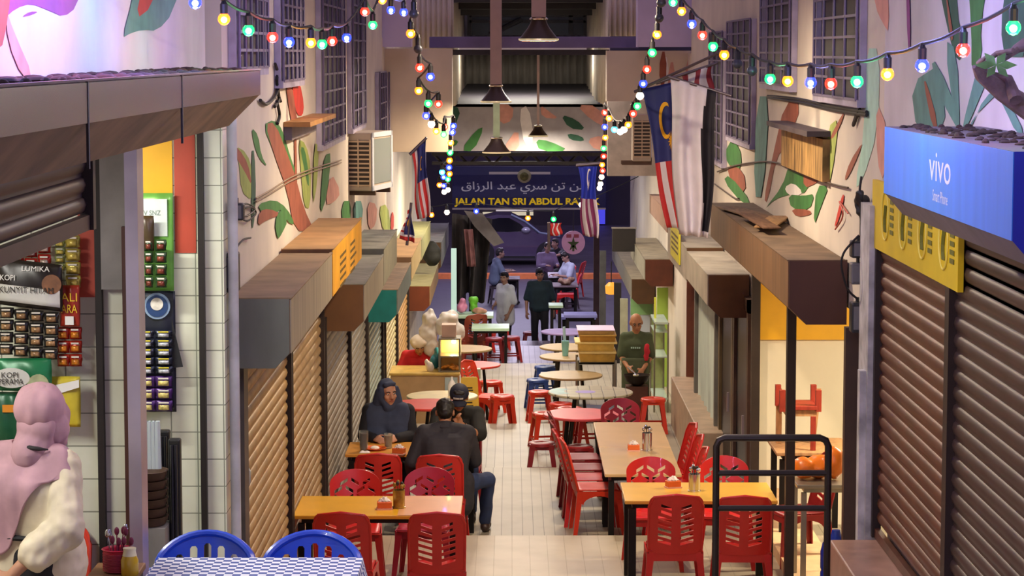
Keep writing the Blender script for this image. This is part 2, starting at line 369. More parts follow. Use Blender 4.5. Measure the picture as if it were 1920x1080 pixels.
# near left beam
pb=M('purple_brown_steel','#4a3041',.25,.4,var=.12,scale=2.5,stretch=(2,5,.35)); pt=M('rusty_soffit','#7a5f45',.7,var=.2,scale=4)
bt=AZ(131,12.4); bb=AZ(236,12.4)
big=housing('long purple brown metal shutter box, largest on the left, above the snack shop',-1.73,-1.30,5.2,12.4,bt,bb,pt,pb,pb,ch=.16,seams=(7.35,9.45),name='shutter_housing')
for y in (7.35,9.45): mb=MB(); mb.box(-1.30,-1.292,y-.014,y+.006,bb+.02,bt); mb.build('seam',dk,big,smooth=0)
mb=MB()
for i in range(130):
    y=5.6+i*.052; mb.sphere((-1.5+.16*math.sin(i*7.3),y,bt+.003),(.03+.015*math.sin(i*3.1),.035,.010+.006*math.sin(i)),8,5)
mb.build('debris',M('leaf_debris','#3a2a24',.9,var=.3,scale=20),big)['kind']='stuff'
# right side
housing('brown metal shutter box with planks on top, largest on the right wall',XR,1.905,16.43,22.9,2.78,2.34,M('dusty_brown_top','#6f5a45',.85,var=.2,scale=4),M('brown_front','#7b5a3a',.5,.1,var=.15,scale=3,stretch=(3,3,.4)),drk,seams=(19.9,),ch=.12)
housing('shutter box with brown end and whitish top, second on the right wall',XR,1.905,23.2,26.05,AZ(516,23.2),AZ(596,23.2),M('whitish_top','#a8a294',.8,var=.12,scale=4),whit,M('brown_end','#5a3a1c',.5,.1),ch=.12)
housing('whitish shutter box with a small yellow panel on its lane side',XR,1.905,26.1,29.2,AZ(516,23.2)+.03,AZ(596,23.2),M('whitish_top','#a8a294'),whit,brn)
housing('shutter box with red brown end behind the yellow panel',XR,1.905,34.2,38.3,AZ(487,34.2),AZ(537,34.2),M('greybrown_top','#857a66',.8,var=.15),M('greyfront','#8a8678',.6,var=.1),M('redbrown_end','#5e2c17',.5))
housing('shutter box with dark brown end above the cook in green',XR,1.93,38.5,46,AZ(524,38.5),AZ(570,38.5),M('greybrown_top','#857a66'),M('greyfront','#8a8678'),M('darkbrown_end','#4d2f12',.5))
housing('upper tan shutter box behind the white flag',XR,1.95,30.0,33.9,AZ(398,30),AZ(450,30),M('pinkbrown','#9a7a68',.7,var=.1),M('pinkbrown','#9a7a68'),M('pinkbrown','#9a7a68'))
yp=thing('sign_board','small yellow notice panel on the lane side of the whitish shutter box','sign',(1.89,27.8,2.2))
a=onwall(1258,430,1.885); mb=MB(); mb.box(1.88,1.895,26.9,28.4,AZ(497,26.9),AZ(436,26.9)); mb.build('panel',M('yellow_green','#d8cf2a',.5,var=.06),yp,smooth=0)
mb=MB(); 
for j in range(4): mb.box(1.877,1.879,27.1,28.2,AZ(480,27)+j*.06,AZ(480,27)+j*.06+.025)
mb.build('faded_lettering',ltr,yp,smooth=0)
# planks lying on the brown box
for i,(x,y,l,rz,c) in enumerate(((2.08,20.9,1.9,.12,'#7a5a3c'),(2.14,19.7,1.3,-.2,'#9a7448'),(2.02,19.6,1.7,.02,'#6a4b33'))):
    mb=MB(); mb.obox((x,y,2.80+.016*i+.006),(.2-.03*i,l,.014),(0,.0,rz),.003)
    tag(mb.build('plank',M('plank%d'%i,c,.8,var=.2,scale=10,stretch=(4,.5,4))),['wide weathered board lying at the back on the brown shutter box','short pale board lying askew across the other boards','narrow dark board along the front edge of the brown shutter box'][i],'plank',group='boards on the brown shutter box')
# vivo box
vt=AZ(237,11.9); vb=AZ(362,11.9)
blue=M('blue_box','#3f86ea',.4,var=.06,scale=2,stretch=(2,4,.4)); dblue=M('deep_blue','#0a1a9a',.4,var=.03)
vb_=thing('sign_box','blue phone shop sign box over the brown shutters on the right','sign',(1.85,8.84,vb))
mb=MB(); mb.prism([(XR,8.84,vt),(1.85,8.84,vt),(1.85,8.84,vb),(1.94,8.84,vb-.105),(XR,8.84,vb-.105)],(0,3.06,0)); mb.build('casing',M('grey_soffit','#6a626c',.6,var=.1),vb_,smooth=0)
mb=MB(); mb.box(1.845,1.85,8.842,11.9,vb,vt-.002); mb.build('front_panel',blue,vb_,smooth=0)
mb=MB(); mb.prism([(XR,8.836,vt),(1.848,8.836,vt),(1.848,8.836,vb),(1.94,8.836,vb-.105),(XR,8.836,vb-.105)],(0,.004,0)); mb.build('end_panel',dblue,vb_,smooth=0)
mb=MB()
for i in range(110): mb.sphere((1.90+.36*random.random(),8.9+i*.027,vt+.002),(.015+.02*random.random(),.02+.02*random.random(),.006+.012*random.random()),8,5)
mb.build('debris',M('leaf_debris','#3a2a24'),vb_)['kind']='stuff'
wl=M('white_letter','#cfd6ee',.5,var=0)
yl=onwall(1762,315,1.845).y; zl=onwall(1762,315,1.845).z
text('lettering','vivo',.52,.125,RW((1.8445,yl,zl)),wl,vb_); text('lettering','Smart Phone',.36,.05,RW((1.8445,yl-.02,zl-.125)),wl,vb_)
# yellow sign with ovals
ys=thing('sign_board','long yellow shop sign with four faded ovals above the right brown shutter','sign',(2.28,12.2,3.0))
ymat=M('yellow_board','#e2c61a',.5,var=.08,scale=2)
mb=MB(); mb.box(2.27,2.30,12.17,15.1,AZ(462,15.1),AZ(336,15.1)); mb.build('panel',ymat,ys,smooth=0)
bars=MB(); zc=(AZ(462,15.1)+AZ(336,15.1))/2+.02
for k in range(4):
    y=14.55-k*.66
    ring=MB(); ring.tube([(2.266,y+.13*math.cos(a*PI/12),zc+.15*math.sin(a*PI/12)) for a in range(24)],.006,6,True); ring.build('oval_ring',M('pale_ring','#e8d860',.6,var=0),ys)
    for q in range(3): bars.tube([(2.267,y+.03*(q-1)+.02*math.sin(a),zc-.1+a*.04) for a in range(5)],.006,5)
    for q in range(5): bars.box(2.266,2.268,y-.30,y-.18,zc-.10+q*.045,zc-.10+q*.045+.026)
bars.build('faded_lettering',M('olive_letter','#6a6a1c',.6,var=0),ys,smooth=0)
# ================================================================ roller shutters
def shutter(label,X,sg,d0,d1,zb,zt,col,slat=.085,rough=.45,metal=.25,group=None,rail='#2a201d',stain=True):
    t=thing('roller_shutter',label,'roller shutter',(X,d0,zb),0,group)
    n=int((zt-zb)/slat); pr=[]
    for i in range(n):
        z=zt-i*slat
        for q,(dz,ox) in enumerate(((0,0),(.12,.0),(.2,.010),(.5,.017),(.8,.010),(.93,0))): pr.append((X+sg*ox,z-dz*slat))
    mb=MB(); a=mb.ring([(x,d0,z) for x,z in pr]); b=mb.ring([(x,d1,z) for x,z in pr]); mb.bridge(a,b,False)
    m=M('shutter_'+col.strip('#'),col,rough,metal,var=.14,scale=2.2,stretch=(1,2,.6)); mb.build('curtain',m,t,smooth=50)
    for y in (d0,d1):
        mb=MB(); mb.box(X-sg*.01,X+sg*.045,y-.03,y+.03,zb,zt); mb.build('guide_rail',M('rail'+rail.strip('#'),rail,.5),t,smooth=0)
    mb=MB(); mb.box(X-sg*.005,X+sg*.03,d0,d1,zb,zb+.06); mb.build('bottom_bar',m,t,smooth=0)
    return t
Xs=XL+.012
shutter('warm lit ribbed shutter under the big grey shutter box',Xs,1,14.5,17.55,0,2.5,'#a98a5e')
shutter('warm lit ribbed shutter under the yellow fronted box',Xs,1,17.65,20.65,0,2.45,'#a58961')
shutter('greyish ribbed shutter under the brown ended box',Xs,1,20.9,24.05,-.25,1.9,'#8d8170')
shutter('grey ribbed shutter before the teal ended box',Xs,1,24.15,26.95,-.5 if False else -.25,1.95,'#8a857a')
shutter('teal grey ribbed shutter under the teal ended box',Xs,1,27.1,30.2,-.5,1.35,'#6f8780')
shutter('cream ribbed shutter behind the snack counter, left wall',Xs,1,30.8,34.0,-.75,1.2,'#d6c68a')
shutter('tan ribbed shutter farthest along the left wall',Xs,1,34.1,37.7,-.75,1.2,'#c79a5c')
shutter('brown ribbed shutter under the yellow sign, right wall',XR-.0,-1,12.52,14.97,1.155,3.0,'#613829',.088)
shutter('dark brown ribbed shutter nearest on the right wall',XR-.0,-1,9.2,12.46,1.155,vb-.11,'#41302f',.092)
sh=shutter('half raised dark shutter under the purple brown box, snack shop',-1.72,1,6.4,9.62,AZ(430,9.62),bb+.05,'#43302f',.08)
t=thing('folding_gate','pale steel folding gate with upright ribs by the dark glass doors','gate',(XR-.04,26.2,.12)); mb=MB()
pts=[(XR-.03-.035*(i%2)-.02*math.sin(i*.7),26.2+i*.05) for i in range(50)]; a=mb.ring([(x,y,.12) for x,y in pts]); b=mb.ring([(x,y,1.75) for x,y in pts]); mb.bridge(a,b,False); mb.build('ribbed_leaf',M('pale_steel','#d6e4dc',.4,.1,var=.12,scale=3,stretch=(3,3,.4)),t,smooth=0,solid=.006)
mb=MB(); mb.box(XR-.12,XR-.005,28.7,28.82,.12,1.78); mb.build('jamb',M('grey_jamb','#6f6e68',.5),t,smooth=0); mb=MB(); mb.box(XR-.10,XR-.005,26.1,26.2,.12,1.78); mb.build('jamb',M('grey_jamb','#6f6e68'),t,smooth=0)
# folding dark doors on the right
def glassdoor(label,d0,d1,zb,zt,frame,pane,X=XR-.03):
    t=thing('shop_door',label,'door',(X,d0,zb)); mb=MB()
    for y in (d0,d1-.14): mb.box(X-.04,X+.03,y,y+.14,zb,zt)
    mb.box(X-.04,X+.03,d0,d1,zt-.12,zt); mb.box(X-.04,X+.03,d0,d1,zb,zb+.1); mb.build('frame',frame,t,smooth=0)
    mb=MB(); mb.box(X-.01,X+.005,d0+.1,d1-.1,zb+.05,zt-.08); mb.build('glass_panel',pane,t,smooth=0)
    mb=MB(); mb.box(X-.06,X-.04,d0+.3,d0+.34,zb+.75,zb+.95); mb.build('handle',M('steel_trim','#b9b2bb'),t,smooth=0); return t
bf=M('brown_frame','#4a3326',.5,var=.1); gl=M('dark_glass','#12141c',.3,var=0,spec=.12)
glassdoor('dark glass door with brown frame nearest the cream shop, right wall',22.75,24.3,-.25,1.85,bf,gl)
glassdoor('dark glass door with yellow edged frame, second past the cream shop',24.35,26.0,-.25,1.85,M('bronze_frame','#6b5a3c',.4,.3),gl)
for i,(d,w,c,l) in enumerate(((17.6,.05,'#2b1c16','thin dark brown post at the open front of the cream shop'),(15.75,.1,'#3d2a20','thick brown post at the near side of the cream shop'),(22.3,.06,'#2f2118','brown post where the cream shop ends'),(30.2,.09,'#6b3420','reddish brown post beside the glass display')) ):
    X=XR-.02 if i!=0 else 2.08
    mb=MB(); z0=fz(d); mb.box(X-w,X+w*.3,d-.04,d+.05,z0,2.4 if d<23 else AZ(530,30)); tag(mb.build('post',M('post%d'%i,c,.5),smooth=0),l,'post')
mb=MB(); mb.box(2.24,2.315,15.0,15.39,0,3.25); mb.box(2.2,2.26,15.05,15.15,0,2.2); tag(mb.build('post',M('white_peeling','#b9b8bd',.7,var=.25,scale=6),smooth=0),'white peeling corner post beside the brown ribbed shutter','post')
mb=MB(); mb.cyl((-1.60,13.72,-.3),(-1.60,13.72,4.0),.03,.03,12); tag(mb.build('drain_pipe',M('white_pipe','#c3c6cc',.4)),'white pipe down the left tile pier','pipe')
mb=MB(); mb.box(-1.67,-1.60,14.2,14.42,0,2.4); tag(mb.build('post',M('grey_post','#4f4a48',.5),smooth=0),'dark grey post between the tile pier and the first left shutter','post')
# low tiled plinth on the right
mb=MB(); mb.box(2.02,XR,25.65,30.2,-.6,.12,.01); struct(mb.build('floor_ledge',M('ledge_tile','#b8a086',.5,var=.1),smooth=0))
mb=MB(); mb.box(2.2,2.6,15.6,22.6,-.1,.1); struct(mb.build('floor_shop_sill',M('sill_tile','#e0b98a',.5,var=.1),smooth=0))
# ================================================================ windows with grilles
gm=M('grille','#6f6580',.5,.2,var=0); pane=M('window_dark','#1c161c',.4,var=.2,scale=3)
_wn=[0]
def window(X,px0,px1,py0,py1,cols,rows,pm=pane):
    xm=(px0+px1)/2; dd=lambda px: onwall(px,py1,X).y
    d0,d1=sorted((dd(px0),dd(px1))); dm=dd(xm); z0=AZ(py1,dm); z1=AZ(py0,dm); s=1 if X<0 else -1; _wn[0]+=1
    mb=MB(); mb.box(X-s*.02,X+s*.006,d0,d1,z0,z1); o=struct(mb.build('window_%d'%_wn[0],pm,smooth=0))
    mb=MB()
    for i in range(cols+1): y=d0+(d1-d0)*i/cols; mb.cyl((X+s*.06,y,z0),(X+s*.06,y,z1),.011,n=6)
    for j in range(rows+1): z=z0+(z1-z0)*j/rows; mb.box(X+s*.05,X+s*.066,d0,d1,z-.009,z+.009)
    mb.build('grille',gm,o)
    mb=MB()
    for y in (d0-.05,d1): mb.box(X,X+s*.045,y,y+.05,z0,z1)
    mb.box(X,X+s*.06,d0-.05,d1+.05,z0-.05,z0); mb.build('window_frame',M('window_frame','#a79fb5',.6),o,smooth=0)
for a in ((430,486,-70,127,5,6),(516,556,-70,150,5,8),(594,636,-50,262,5,10),(652,676,-20,236,3,8),(704,716,135,250,3,4),(722,734,135,260,3,4)): window(XL+.002 if a[0]>500 else XL+.002,*a)
for a in ((1540,1622,-80,182,4,7),(1437,1493,-80,158,4,8),(1372,1416,38,262,4,9),(1338,1362,60,300,3,9)): window(XR-.002,*a)
# ================================================================ mural painted on the walls
mcol=[M('paint_green','#3f7a3c',.8,var=.15),M('paint_brown','#97543f',.8,var=.12),M('paint_dark_green','#2f5a45',.8,var=.15),M('paint_teal','#5f9088',.8,var=.12),M('paint_pink','#d59a8a',.8,var=.1),M('paint_red','#c2362a',.8,var=.1),M('paint_lime','#9cab58',.8,var=.15),M('paint_purple','#8a3f86',.8,var=.1),M('paint_white','#e6e0dc',.8,var=.06),M('paint_mint','#a9d0bf',.8,var=.08)]
def smoothpoly(pts,n=2,k=1.22):
    cx=sum(p[0] for p in pts)/len(pts); cy=sum(p[1] for p in pts)/len(pts); pts=[(cx+(p[0]-cx)*k,cy+(p[1]-cy)*(1+(k-1)*.5)) for p in pts]
    for _ in range(n-1):
        q=[]
        for a,b in zip(pts,pts[1:]+pts[:1]): q+=[(a[0]*.75+b[0]*.25,a[1]*.75+b[1]*.25),(a[0]*.25+b[0]*.75,a[1]*.25+b[1]*.75)]
        pts=q
    return pts
def mural(parent,X,shapes,off=.003):
    mb=MB(); s=1 if X<0 else -1
    for k,(mi,ox,oy,sc,pts) in enumerate(shapes):
        mb.mi=mi; mb.poly([onwall(ox+p[0]/sc,oy+p[1]/sc,X+s*(off+.0004*k)) for p in smoothpoly(pts)])
    return mb.build('mural',mcol,parent,smooth=0,recalc=False)
A=(400,100,3.373); B=(1440,160,3.6); U=(1440,0,3.0); O=(0,0,1)
Ls=[(6,*A,[(150,600),(210,640),(245,760),(240,920),(180,860),(170,700)]),
(1,*A,[(130,595),(165,610),(215,700),(235,830),(195,740),(150,660)]),(1,*A,[(80,640),(100,680),(160,960),(135,930)]),
(0,*A,[(250,480),(285,525),(300,640),(335,710),(290,665),(260,570)]),(2,*A,[(243,640),(260,640),(268,900),(255,1080),(243,1080)]),
(0,*A,[(335,470),(395,435),(440,500),(480,660),(525,780),(470,800),(400,640)]),
(1,*A,[(355,480),(405,470),(470,650),(515,790),(555,960),(610,1090),(505,1090),(470,860),(400,650)]),
(6,*A,[(545,560),(585,590),(612,720),(608,960),(575,950),(560,760)]),(0,*A,[(555,600),(580,610),(600,760),(600,850),(570,700)]),
(1,*A,[(512,470),(524,480),(530,900),(518,900)]),
(1,*A,[(465,210),(505,235),(515,330),(528,440),(498,440),(480,330)]),(5,*A,[(505,195),(545,190),(568,320),(560,388),(530,380),(515,290)]),
(0,*A,[(300,960),(390,930),(455,980),(500,1080),(455,1060),(430,985),(390,1015),(330,1015)]),(1,*A,[(300,1000),(350,985),(420,1020),(340,1050),(290,1090)]),
(0,*A,[(425,985),(465,1060),(430,1140),(410,1170),(395,1070)]),
(0,*A,[(705,660),(742,645),(715,900),(680,1010),(690,800)]),(6,*A,[(640,580),(665,600),(655,820),(632,960)]),(4,*A,[(745,760),(800,880),(760,940),(715,950)]),
(0,640,380,1,[(2,0),(18,0),(14,50),(4,60)]),(3,640,380,1,[(24,0),(40,0),(36,55),(26,55)]),(6,640,380,1,[(72,10),(86,5),(92,50),(80,55)]),(4,640,380,1,[(50,0),(66,5),(64,40),(52,50)]),(5,640,380,1,[(94,20),(98,20),(98,50),(93,52)])]
mural(wall_left,XL,Ls)
Ln=[(7,*O,[(10,-60),(150,-60),(132,12),(112,29),(90,18),(62,6),(38,14),(18,34)]),(7,*O,[(44,32),(56,22),(70,22),(60,28)]),
(3,*O,[(238,66),(254,0),(262,-60),(335,-60),(316,24),(292,54),(268,52),(250,58)]),(5,*O,[(258,32),(272,-40),(298,-60),(284,10)]),
(4,*O,[(14,20),(26,60),(58,140),(40,140),(18,80)]),(1,*O,[(-10,-60),(22,-60),(12,40),(2,90),(-10,60)])]
mural(wall_left_upper,-1.73,Ln)
Rs=[(9,*B,[(660,-200),(740,-200),(730,300),(640,620),(600,650),(655,300)]),(4,*B,[(735,130),(800,300),(780,640),(740,500)]),
(1,*B,[(110,130),(205,150),(115,420),(60,480),(10,760),(-10,740),(30,520)]),
(0,*B,[(140,550),(255,560),(250,720),(150,730),(60,760),(0,830),(105,680)]),(8,*B,[(120,690),(170,660),(225,720),(190,745),(140,735)]),
(0,*B,[(150,740),(240,750),(300,735),(270,840),(170,830)]),(1,*B,[(165,835),(270,840),(285,872),(200,888)]),(1,*B,[(250,570),(370,610),(320,660),(250,690)]),
(0,*B,[(330,685),(400,690),(360,800),(312,950)]),(1,*B,[(630,390),(605,470),(548,610),(522,635),(555,515)]),(6,*B,[(405,300),(470,240),(430,600),(400,650)]),(1,*B,[(500,190),(505,215),(455,340),(420,360)]),
(5,*B,[(500,740),(510,760),(480,900),(450,960),(475,840)]),(0,1330,270,1,[(30,20),(45,-10),(60,25),(50,60)]),(1,1330,270,1,[(35,40),(62,50),(66,90),(45,80)]),(0,1330,270,1,[(30,70),(60,110),(75,108),(40,60)]),(3,1330,270,1,[(90,-80),(110,-80),(100,90),(85,90)])]
mural(wall_right,XR,[]) if False else None
wro=[o for o in COL.objects if o.name=='wall_right_over_shop'][0]; wrn=[o for o in COL.objects if o.name=='wall_right_near'][0]
mural(wro,XR,Rs)
Un=[(4,*U,[(575,-200),(660,-200),(675,170),(640,110),(610,40)]),(2,*U,[(950,-200),(1065,-200),(1055,60),(1100,260),(1060,330),(1020,180)]),(0,*U,[(1125,-200),(1240,-200),(1190,150),(1200,300),(1150,400),(1150,150)]),
(3,*U,[(820,480),(960,380),(985,740),(850,740)]),(3,*U,[(1000,250),(1060,300),(1075,740),(1060,740)]),(3,*U,[(930,330),(1010,480),(1075,720),(1065,730),(960,520)]),(3,*U,[(1190,330),(1250,380),(1120,720),(1095,740)]),(3,*U,[(1290,520),(1250,560),(1160,660),(1145,730),(1220,540)]),(3,*U,[(1300,540),(1360,590),(1430,740),(1390,740),(1340,620)]),(1,*U,[(880,470),(895,470),(950,690),(925,720)]),(1,*U,[(995,-100),(1010,0),(1040,200),(1025,220)]),(7,*U,[(775,-200),(790,-200),(800,260),(785,250)]),(2,*U,[(1350,-100),(1440,-100),(1450,300),(1340,300),(1320,150)])]
mural(wrn,XR,Un)
# painted fascia at the roofed end
Fm=MB(); 
for k,(mi,pts) in enumerate([(2,[(838,200),(862,205),(850,240),(830,255)]),(4,[(925,196),(960,198),(958,225),(940,232)]),(0,[(868,280),(892,245),(905,240),(888,282)]),(4,[(945,280),(970,240),(972,282)]),(4,[(1015,198),(1030,210),(1045,222),(1018,220)]),(0,[(1008,262),(1030,265),(1062,282),(1015,283)]),(2,[(1055,216),(1080,225),(1095,243),(1068,240)]),(2,[(1066,250),(1090,256),(1093,265),(1070,262)]),(4,[(1086,198),(1120,200),(1140,240),(1110,225)]),(0,[(820,282),(850,262),(858,268),(838,283)]),(4,[(1105,262),(1130,255),(1170,282),(1120,282)]),(8,[(975,210),(990,200),(1000,260),(985,275)])]):
    Fm.mi=mi; Fm.poly([at(p[0],p[1],39.994-.0004*k) for p in smoothpoly(pts)])
Fm.build('mural',mcol,fas,smooth=0,recalc=False)
Cm=MB()
for k,(mi,x,y) in enumerate([(8,1240,140),(4,1252,150),(1,1236,130),(4,1285,140),(1,1300,150)]):
    Cm.mi=mi; Cm.poly([at(x+p[0],y+p[1],31.796-.0004*k) for p in smoothpoly([(0,0),(8,-40),(14,0),(6,40)])])
Cm.build('mural',mcol,[o for o in COL.objects if o.name=='wall_end_cream_right'][0],smooth=0,recalc=False)
# ================================================================ steel beam, trusses under the roofed end
a=at(806,90,32.4); b=at(1196,69,32.4); t=thing('roof_beam','long purple grey steel beam spanning the lane high up','beam',(0,32.4,a.z))
mb=MB(); mb.box(a.x,b.x,32.2,32.36,a.z,b.z,.006); mb.build('web',steel,t,smooth=0)
a2=at(848,103,32.5); b2=at(1142,93,32.5); mb=MB(); mb.box(a2.x,b2.x,32.36,32.7,a2.z,b2.z); mb.build('lower_flange',M('dark_steel','#2c262c',.5),t,smooth=0)
for d in (41.0,44.5):
    t=thing('roof_truss','dark roof truss under the painted board, %s one'%('nearer' if d<42 else 'farther'),'truss',(0,d,AZ(300,d)))
    a=at(810,286,d); b=at(1132,309,d); mb=MB(); mb.box(a.x,b.x,d-.04,d+.04,a.z-.06,a.z); mb.box(a.x,b.x,d-.04,d+.04,b.z,b.z+.06); mb.build('chord',M('dark_steel','#2c262c'),t,smooth=0)
    mb=MB(); n=14
    for i in range(n): 
        x0=a.x+(b.x-a.x)*i/n; x1=a.x+(b.x-a.x)*(i+1)/n; mb.cyl((x0,d,b.z if i%2 else a.z),(x1,d,a.z if i%2 else b.z),.025,n=6)
    mb.build('web',M('dark_steel','#2c262c'),t)
t=thing('tube_light','long pale strip light fixed above the blue street name board','light',(AX(895,42),42,AZ(304,42)))
mb=MB(); 
for x0,x1 in ((850,894),(913,968),(990,1048)): a=at(x0,306,43.5); b=at(x1,303,43.5); mb.box(a.x,b.x,43.46,43.52,a.z,b.z)
mb.build('tube',M('strip_glow','#b9a9a0',.4,emit=.35,var=0),t,smooth=0)
# roof window and diagonal brace up high
mb=MB(); a=at(880,66,45.8); b=at(1098,28,45.8); mb.box(a.x,b.x,45.8,45.9,a.z,b.z); o=struct(mb.build('window_%d'%(_wn[0]+1),M('window_teal','#1c2a36',.3,var=.1),smooth=0))
mb=MB()
for x in (880,922,1070,1098): p=at(x,66,45.75); q=at(x,26,45.75); mb.box(p.x-.04,p.x+.04,45.72,45.79,p.z,q.z)
for y in (38,27): p=at(880,y,45.75); q=at(1098,y,45.75); mb.box(p.x,q.x,45.72,45.78,p.z-.05,p.z)
mb.cyl(at(918,66,45.6),at(978,36,45.6),.05,n=8); mb.build('window_frame',M('mullion','#4d4a50',.5),o,smooth=0)
mb=MB(); a=at(846,30,40); b=at(1142,-5,40)
for y,d in ((8,41),(20,43),(-5,38)): p=at(846,y,d); q=at(1142,y,d); mb.box(p.x,q.x,d,d+.15,p.z-.08,p.z+.08)
mb.box(AX(846,40),AX(1142,40),36,47,AZ(-45,36)+.1,AZ(-45,36)+.2); struct(mb.build('ceiling_rafters',M('rafter_dark','#2a2524',.6),smooth=0))
# ================================================================ plastic chairs
red=M('red_plastic','#c8201c',.35,var=.05,scale=5,coat=.2); orr=M('orange_red_plastic','#d9381a',.35,var=.05); dred=M('dark_red_plastic','#8f1a1e',.4,var=.06); bluep=M('blue_plastic','#1c46c4',.3,var=.04,coat=.2); navyp=M('navy_plastic','#1d3f86',.4,var=.05)
def backbend(me,z0,lean,curve,y0):
    for v in me.vertices:
        x,z,t=v.co.x,v.co.y,v.co.z
        v.co=Vector((x,y0-lean*(z-z0)+t+curve*(1-(x/.2)**2)*-1,z))
def rr(x0,x1,y0,y1,r,n=5,top=0):
    p=[]
    for cx,cy,a in ((x1-r,y1-r,0),(x0+r,y1-r,90),(x0+r,y0+r,180),(x1-r,y0+r,270)):
        for k in range(n+1): q=R(a+90*k/n); p.append((cx+r*math.cos(q),cy+r*math.sin(q)+(top*(1-(2*(cx+r*math.cos(q)-x0)/(x1-x0)-1)**2) if a<180 else 0)))
    return p
def chairback(kind):
    if kind=='slots':     # square shouldered, two ladders of slanted slots
        outer=rr(-.205,.205,.42,.875,.05,5,.02); holes=[]
        for s in (-1,1):
            for i in range(7):
                z=.50+i*.047; w0,w1=(.035,.135 if i<5 else .115); k=.028
                p=[(s*w0,z-.012),(s*w1,z-.012+k),(s*w1,z+.012+k),(s*w0,z+.012)]
                holes.append(p if s>0 else p[::-1])
        me=holed(outer,holes,.012,(10,14)); backbend(me,.42,.26,.035,-.19)
    elif kind=='arch':    # arched top with a lattice of openings
        outer=[(.205*math.cos(a*PI/18)*(1 if a in(0,18) else 1.0),.74+.115*math.sin(a*PI/18)) for a in range(19)]+[(-.19,.42),(.19,.42)]; holes=[]
        for j,z in enumerate((.50,.565,.63,.695,.755)):
            for i in range(4 if j<4 else 3):
                n=4 if j<4 else 3; x=(i-(n-1)/2)*.09; k=.018*(1 if (i+j)%2 else -1)
                holes.append([(x-.03,z-.014-k),(x+.03,z-.014+k),(x+.03,z+.014+k),(x-.03,z+.014-k)])
        me=holed(outer,holes,.012,(10,14)); backbend(me,.42,.24,.035,-.19)
    else:                 # wide round armchair back with upright slots
        outer=[(.26*math.cos(a*PI/20),.66+.17*math.sin(a*PI/20)) for a in range(21)]+[(-.245,.44),(.245,.44)]; holes=[]
        for i in range(5):
            x=(i-2)*.075; h=.255-.014*abs(i-2)**2
            holes.append([(x-.02,.50),(x+.02,.50),(x+.02,.50+h),(x+.01,.515+h),(x-.01,.515+h),(x-.02,.50+h)])
        me=holed(outer,holes,.016,(12,12)); backbend(me,.44,.22,.07,-.2)
    return me
def make_chair(kind,mat,name,label,W=.205):
    t=thing(name,label,'chair')
    wide=.25 if kind=='round' else .21
    mb=MB()                                                     # seat: dished slab with a skirt
    def top(u,v):
        x=(u-.5)*2*wide*(1-.06*v); y=-.21+v*.42
        return Vector((x,y,.44-.014*(1-(2*u-1)**2)*math.sin(v*PI)-.02*max(0,v-.85)/.15))
    mb.grid(top,10,8); L('seat',mat,t,mb,solid=.012)
    sk=t.children[0]
    mb=MB()
    pts=[]
    for s in (-1,1):                                            # arched side skirts join the legs
        o=[(-.2,.43),(.2,.43),(.205,.36)]+[(.15*math.cos(a*PI/10),.30+.085*math.sin(a*PI/10)) for a in range(11)]+[(-.205,.36)]
        mb.prism([(s*wide*.99,y,z) for y,z in o],(s*.008,0,0))
    mb.box(-wide*.95,wide*.95,.195,.205,.365,.435); mb.box(-wide*.95,wide*.95,-.205,-.195,.36,.435)
    L('apron',mat,t,mb,smooth=20)
    for sx in (-1,1):
        for sy in (-1,1):
            mb=MB(); top_=[(sx*(wide-.055),sy*.205,.42),(sx*wide,sy*.205,.42),(sx*wide,sy*.15,.42)]; bx,by=sx*(wide+.035),sy*.245
            bot=[(bx-sx*.035,by,0),(bx,by,0),(bx,by-sy*.035,0)]
            a=mb.ring(top_+[(sx*(wide-.012),sy*.15,.42),(sx*(wide-.012),sy*.193,.42),(sx*(wide-.055),sy*.193,.42)]); b=mb.ring(bot+[(bx-sx*.01,by-sy*.035,0),(bx-sx*.01,by-sy*.01,0),(bx-sx*.035,by-sy*.01,0)])
            mb.bridge(a,b); mb.cap(a); mb.cap(b); L('leg',mat,t,mb,smooth=30)
    me=chairback(kind); mb=MB(); mb.addmesh(me); bk=L('backrest',mat,t,mb,smooth=40)
    if kind!='arch':
        mb=MB()
        if kind=='slots':
            P0=[(-.2,.43),(-.203,.6),(-.203,.8),(-.17,.87),(0,.895),(.17,.87),(.203,.8),(.203,.6),(.2,.43)]; le,cu,z0,y0=.26,.035,.42,-.19
        else:
            P0=[(-.245,.44)]+[(-.26*math.cos(a*PI/16),.66+.17*math.sin(a*PI/16)) for a in range(17)]+[(.245,.44)]; le,cu,z0,y0=.22,.07,.44,-.2
        mb.tube([(x,y0-le*(z-z0)-cu*(1-(x/.2)**2),z) for x,z in P0],.012 if kind=='slots' else .022,8); L('back_rim',mat,bk,mb)
    if kind=='round':
        for s in (-1,1):
            mb=MB(); mb.tube([(s*.25,-.25,.64),(s*.275,-.1,.66),(s*.28,.08,.65),(s*.27,.18,.60),(s*.255,.2,.44)],[.022,.024,.026,.024,.02],8); L('armrest',mat,t,mb)
    return t
def place(proto,px,py,d,rz,label,z=None,mat=None,group=None,first=[None]):
    p=at(px,py,d); c=dup(proto,(p.x,d,fz(d) if z is None else z),rz,label,group)
    if mat: children_swap2(c,mat)
    return c
def children_swap2(root,mat):
    for c in root.children:
        c.data=c.data.copy(); c.data.materials.clear(); c.data.materials.append(mat); children_swap2(c,mat)
ch=make_chair('slots',red,'plastic_chair','red slotted chair at the near side of the left yellow table, right of the pair')
ca=make_chair('arch',red,'plastic_chair','red arched chair on the far side of the left yellow table, left of the pair')
cb=make_chair('round',bluep,'plastic_armchair','blue plastic armchair at the checked table, left of the pair')
